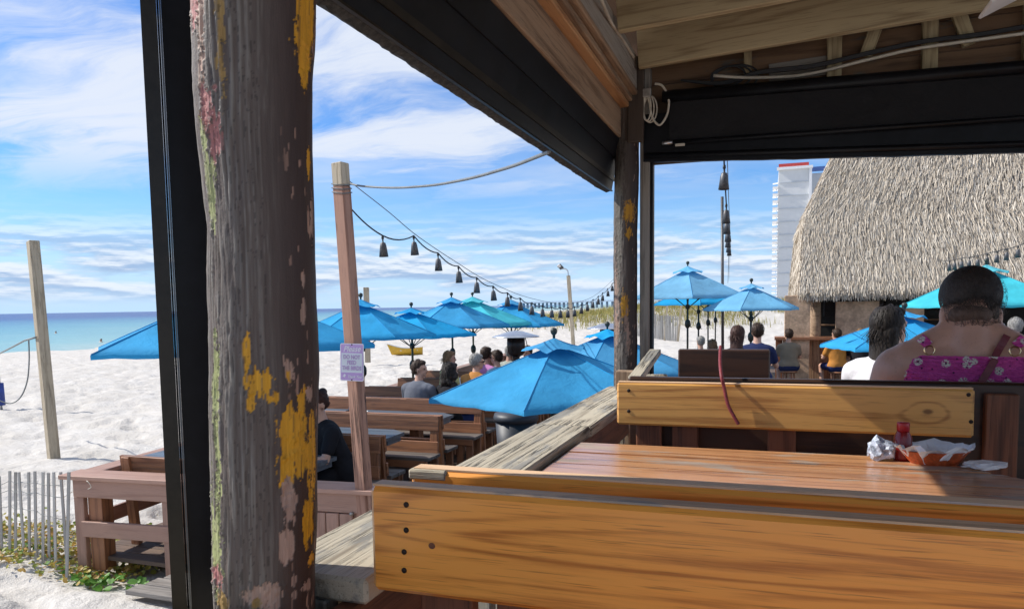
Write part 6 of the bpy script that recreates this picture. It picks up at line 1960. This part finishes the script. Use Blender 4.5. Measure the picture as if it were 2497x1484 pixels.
# ================================================================== THINGS ON THE TABLES
# sauce bottle, crumpled wrapper and napkin on the varnished table
bt = at_z(2202, 1102, 0.95); bt = Vector((at_y(2202, 1060, 2.195).x, 2.195, 0.95))
bo = empty('sauce_bottle', (bt.x, 2.195, 0.95), 0, 'red-capped sauce bottle at the far edge of the varnished table', 'bottle')
MR = plain('red_plastic', (0.42, 0.02, 0.025), 0.35)
bo.scale = (0.72, 0.72, 0.72)
obj('body', lathe_mesh('body', [(0.0, 0.0), (0.030, 0.0), (0.032, 0.01), (0.032, 0.085), (0.022, 0.105), (0.020, 0.110)], plain('dark_red_sauce', (0.22, 0.012, 0.012), 0.2), 18), bo)
obj('cap', lathe_mesh('cap', [(0.022, 0.110), (0.022, 0.138), (0.020, 0.142), (0.0, 0.142)], MR, 16), bo)


def crumple(name, label, cat, c, r, mat, squash=(1, 1, 0.6), seed=1, rz=0.0):
    bm = bmesh.new(); bmesh.ops.create_icosphere(bm, subdivisions=3, radius=1.0)
    R_ = random.Random(seed)
    for v in bm.verts:
        k = 0.72+0.28*R_.random()+0.12*math.sin(5*v.co.x+seed)+0.10*math.sin(7*v.co.y)
        v.co = Vector((v.co.x*squash[0], v.co.y*squash[1], max(-0.55, v.co.z)*squash[2]))*k*r
    me = bpy.data.meshes.new(name); bm.to_mesh(me); bm.free(); me.materials.append(mat)
    zmin = min(v.co.z for v in me.vertices)
    o = obj(name, me, None, None, Matrix.Translation(Vector(c)-Vector((0, 0, zmin))) @ Matrix.Rotation(rz, 4, 'Z'))
    return tag(o, label, cat)


MWp = plain('blue_white_wrapper', (0.50, 0.56, 0.72), 0.35, 0, 0.5, 60, 0.2)
crumple('wrapper', 'crumpled blue and white wrapper beside the red-capped bottle', 'wrapper', (bt.x-0.055, 2.185, 0.95), 0.040, MWp, (1, 0.8, 0.95), 3)
MOr = plain('orange_red_basket_paper', (0.52, 0.10, 0.025), 0.5, 0, 0.4, 30, 0.3)


def basket():
    c = Vector((bt.x+0.072, 2.175, 0.95))
    o = empty('food_basket', c, rad(12), 'oval red food basket lined with white paper on the varnished table', 'basket')
    def oval(prof, mat, name, jit=0.0):
        V, F, n = [], [], 28
        for r, z in prof:
            for k in range(n):
                a = 2*PI*k/n; j = random.uniform(-jit, jit)
                V.append((r*1.45*math.cos(a)+j, r*math.sin(a)+j, z+j))
        for i in range(len(prof)-1):
            for k in range(n): F.append((i*n+k, i*n+(k+1) % n, (i+1)*n+(k+1) % n, (i+1)*n+k))
        F.append(tuple(range(n)))
        return obj(name, pydata(name, V, F, mat), o)
    oval([(0.040, 0.0), (0.046, 0.010), (0.056, 0.032), (0.059, 0.034), (0.057, 0.036)], MOr, 'basket_shell')
    oval([(0.036, 0.008), (0.048, 0.022), (0.060, 0.044), (0.066, 0.048)], M['white'], 'paper_liner', 0.006)


basket()
crumple('napkin', 'flattened white napkin near the right end of the varnished table', 'napkin', (bt.x+0.175, 2.14, 0.95), 0.042, M['white'], (1.5, 0.9, 0.28), 9, 0.4)
# red cord draped over the yellow pine bench
rc = smooth_pts([at_y(1757, 845, 2.60), at_y(1756, 880, 2.50), at_y(1759, 915, 2.425), at_y(1766, 945, 2.425), at_y(1775, 985, 2.425), at_y(1790, 1015, 2.425), at_y(1801, 1034, 2.425)])
cable('hanging_cable', 'dark red cable hanging over the yellow pine bench back', rc, 0.0055, M['red_cord'], n=8)


# condiment bottles on the third slate table, cups by the person in black
def caddy():
    P = at_z(905, 1000, 0.03); P = Vector((P.x, 8.15, 0.03))
    o = empty('condiment_caddy', P, 0.3, 'caddy of sauce bottles on the slate table behind the sign post', 'caddy')
    for k, (x, y, r, h, c) in enumerate(((-0.06, 0, 0.030, 0.15, (0.02, 0.015, 0.03)), (0.01, 0.02, 0.030, 0.17, (0.25, 0.05, 0.03)), (0.07, -0.01, 0.028, 0.14, (0.30, 0.25, 0.22)), (0.02, -0.06, 0.026, 0.12, (0.05, 0.02, 0.02)))):
        me = lathe_mesh('bottle', [(0, 0.012), (r, 0.012), (r, h*0.62), (r*0.45, h*0.8), (r*0.45, h), (0, h)], plain('caddy_bottle_%d' % k, c, 0.25), 14)
        obj('bottle', me, o, None, Matrix.Translation((x, y, 0)))
    obj('tray', lathe_mesh('tray', [(0, 0), (0.13, 0), (0.13, 0.05), (0.125, 0.05), (0.12, 0.010), (0, 0.010)], M['black'], 18), o)


caddy()
Pc = Vector((-4.02, 5.72, 0.03))
for k, (dx, dy, l, c) in enumerate(((0.0, 0.0, 'small black dip cup on the nearest slate table', (0.015, 0.015, 0.018)), (-0.09, 0.10, 'printed drinks cup with a green straw on the nearest slate table', (0.45, 0.42, 0.55)))):
    h = 0.045 if k == 0 else 0.14
    o = empty('cup', Pc+Vector((dx, dy, 0)), 0, l, 'cup')
    obj('cup_wall', lathe_mesh('cup_wall', [(0.0, 0.0), (0.026, 0.0), (0.034, h), (0.031, h), (0.024, 0.006), (0, 0.006)], plain('cup_plastic_%d' % k, c, 0.3), 16), o)
    if k == 1:
        v, f = sweep([(0.0, 0, 0.02), (0.02, 0.0, 0.20)], 0.004, 6); obj('straw', pydata('straw', v, f, plain('green_straw', (0.05, 0.5, 0.15), 0.4)), o)
rc_ = Vector((at_y(1052, 930, 9.4).x, 9.45, 0.03))
tag(obj('red_cup', lathe_mesh('red_cup', [(0.0, 0.0), (0.045, 0.0), (0.07, 0.16), (0.067, 0.16), (0.043, 0.006), (0, 0.006)], MR, 18), None, None, Matrix.Translation(rc_)), 'red cup in front of the man in the grey-blue t-shirt', 'cup')
wc_ = Vector((at_y(1128, 880, 10.75).x, 10.8, 0.03))
tag(obj('white_pitcher', lathe_mesh('white_pitcher', [(0.0, 0.0), (0.06, 0.0), (0.075, 0.22), (0.072, 0.22), (0.058, 0.006), (0, 0.006)], M['white'], 18), None, None, Matrix.Translation(wc_)), 'white pitcher on the table between the curly-haired woman and the man in orange', 'pitcher')


# distant sand fence on the dune and two swimmers
df = empty('dune_fence', (-6, 44, SAND_Z), 0, 'weathered sand fence on the dune seen right of the corner post', 'fence')
A, B = Vector((-8.6, 48.0, -0.45)), Vector((-5.0, 43.0, -0.65))
for k in range(60):
    p = A.lerp(B, k/59)
    board('lath', p-Vector((0, 0, 0.2)), p+Vector((random.gauss(0, 0.02), 0, 1.25+random.gauss(0, 0.03))), (1, 0, 0), 0.045, 0.012, M['slat'], df, 0)
for k in range(5):
    p = A.lerp(B, k/4)
    board('fence_post', p-Vector((0, 0, 0.3)), p+Vector((0.05*k, 0, 1.9)), (1, 0, 0), 0.11, 0.11, M['pale'], df, 0)
for i, (px, py, l) in enumerate(((398, 1346/1.6148, 'swimmer with dark hair far out beside the edge of the left umbrella'), (220, 1312/1.6148, 'swimmer far out in the pale green water right of the tall pale post'))):
    P = at_z(px/1.0 if i == 0 else px, py, -2.2) if False else at_z((1420*0.2803)/1.6148 if i == 0 else (785*0.2803)/1.6148, py, -2.2)
    so_ = empty('person', P, 0, l, 'person', 'swimmers far out')
    bm = bmesh.new(); ellipsoid(bm, (0, 0, 0.22), (0.11, 0.13, 0.16)); capsule(bm, (0, 0, 0.05), (0, 0, 0.16), 0.08, 0.07); capsule(bm, (-0.22, 0, -0.05), (0.22, 0, -0.05), 0.12, 0.12)
    blob('body', bm, so_, SK_M, 0.03, 3)
    bm = bmesh.new(); ellipsoid(bm, (0, 0.03, 0.29), (0.12, 0.13, 0.11)); blob('hair', bm, so_, HAIR['brown'], 0.03, 2)

umbrella('light blue umbrella between the lamp run and the thatched hut', 1832, 700, 14.5, 0.95, 0.42, rad(20), M['sky_blue'], M['pole_dark'])
# guests standing and sitting at the bar under the thatch
for (px, l, c, h, st, yw) in ((1925, 'guest in khaki at the left end of the thatched bar', 'khaki', 'brown', 'short', 10), (2045, 'guest in orange at the thatched bar', 'orange', 'brown', 'short', 25), (2098, 'guest in black at the right of the thatched bar', 'black', 'blond', 'long', -5)):
    P = at_y(px, 800, HY-0.35)
    person(l, (P.x, P.y, DECK_Z+0.62), rad(yw), CL[c], CL['navy'], SK_L, h, st, 0.3, 0, 0.05, 0.025)
    st_o = empty('stool', (P.x, P.y, DECK_Z), 0, 'bar stool under the '+l, 'stool', 'stools by the hut')
    obj('seat', lathe_mesh('seat', [(0.0, 0.57), (0.17, 0.57), (0.18, 0.59), (0.17, 0.61), (0, 0.61)], M['rust'], 18), st_o)
    for q in range(4):
        a = q*PI/2+0.4; v, f = sweep([(0.11*math.cos(a), 0.11*math.sin(a), 0.57), (0.18*math.cos(a), 0.18*math.sin(a), 0)], 0.018, 6)
        obj('leg', pydata('leg', v, f, M['rust']), st_o)
# plates and cups left on the slate tables
MC = plain('clear_cup_plastic', (0.55, 0.58, 0.62), 0.25); MPl = plain('paper_plate', (0.70, 0.69, 0.66), 0.6)
cupm = lathe_mesh('drink_cup', [(0.0, 0.0), (0.030, 0.0), (0.042, 0.12), (0.039, 0.12), (0.028, 0.006), (0, 0.006)], MC, 14)
platem = lathe_mesh('paper_plate', [(0.0, 0.004), (0.075, 0.004), (0.11, 0.018), (0.112, 0.020), (0.11, 0.016), (0.07, 0.0), (0.0, 0.0)], MPl, 22)
for (me, nm, x, y, l) in ((cupm, 'drink_cup', -4.35, 9.42, 'clear cup in front of the curly-haired woman'), (cupm, 'drink_cup', -4.75, 6.95, 'lone clear cup on the second slate table'), (cupm, 'drink_cup', -4.9, 10.95, 'clear cup in front of the man in orange'), (platem, 'paper_plate', -4.55, 9.52, 'paper plate near the man in the grey-blue t-shirt'), (platem, 'paper_plate', -4.25, 5.62, 'paper plate beside the person in black'), (platem, 'paper_plate', -5.0, 8.28, 'paper plate left on the table with the caddy')):
    tag(obj(nm, me, None, None, Matrix.Translation((x, y, 0.031))), l, 'cup' if nm == 'drink_cup' else 'plate')
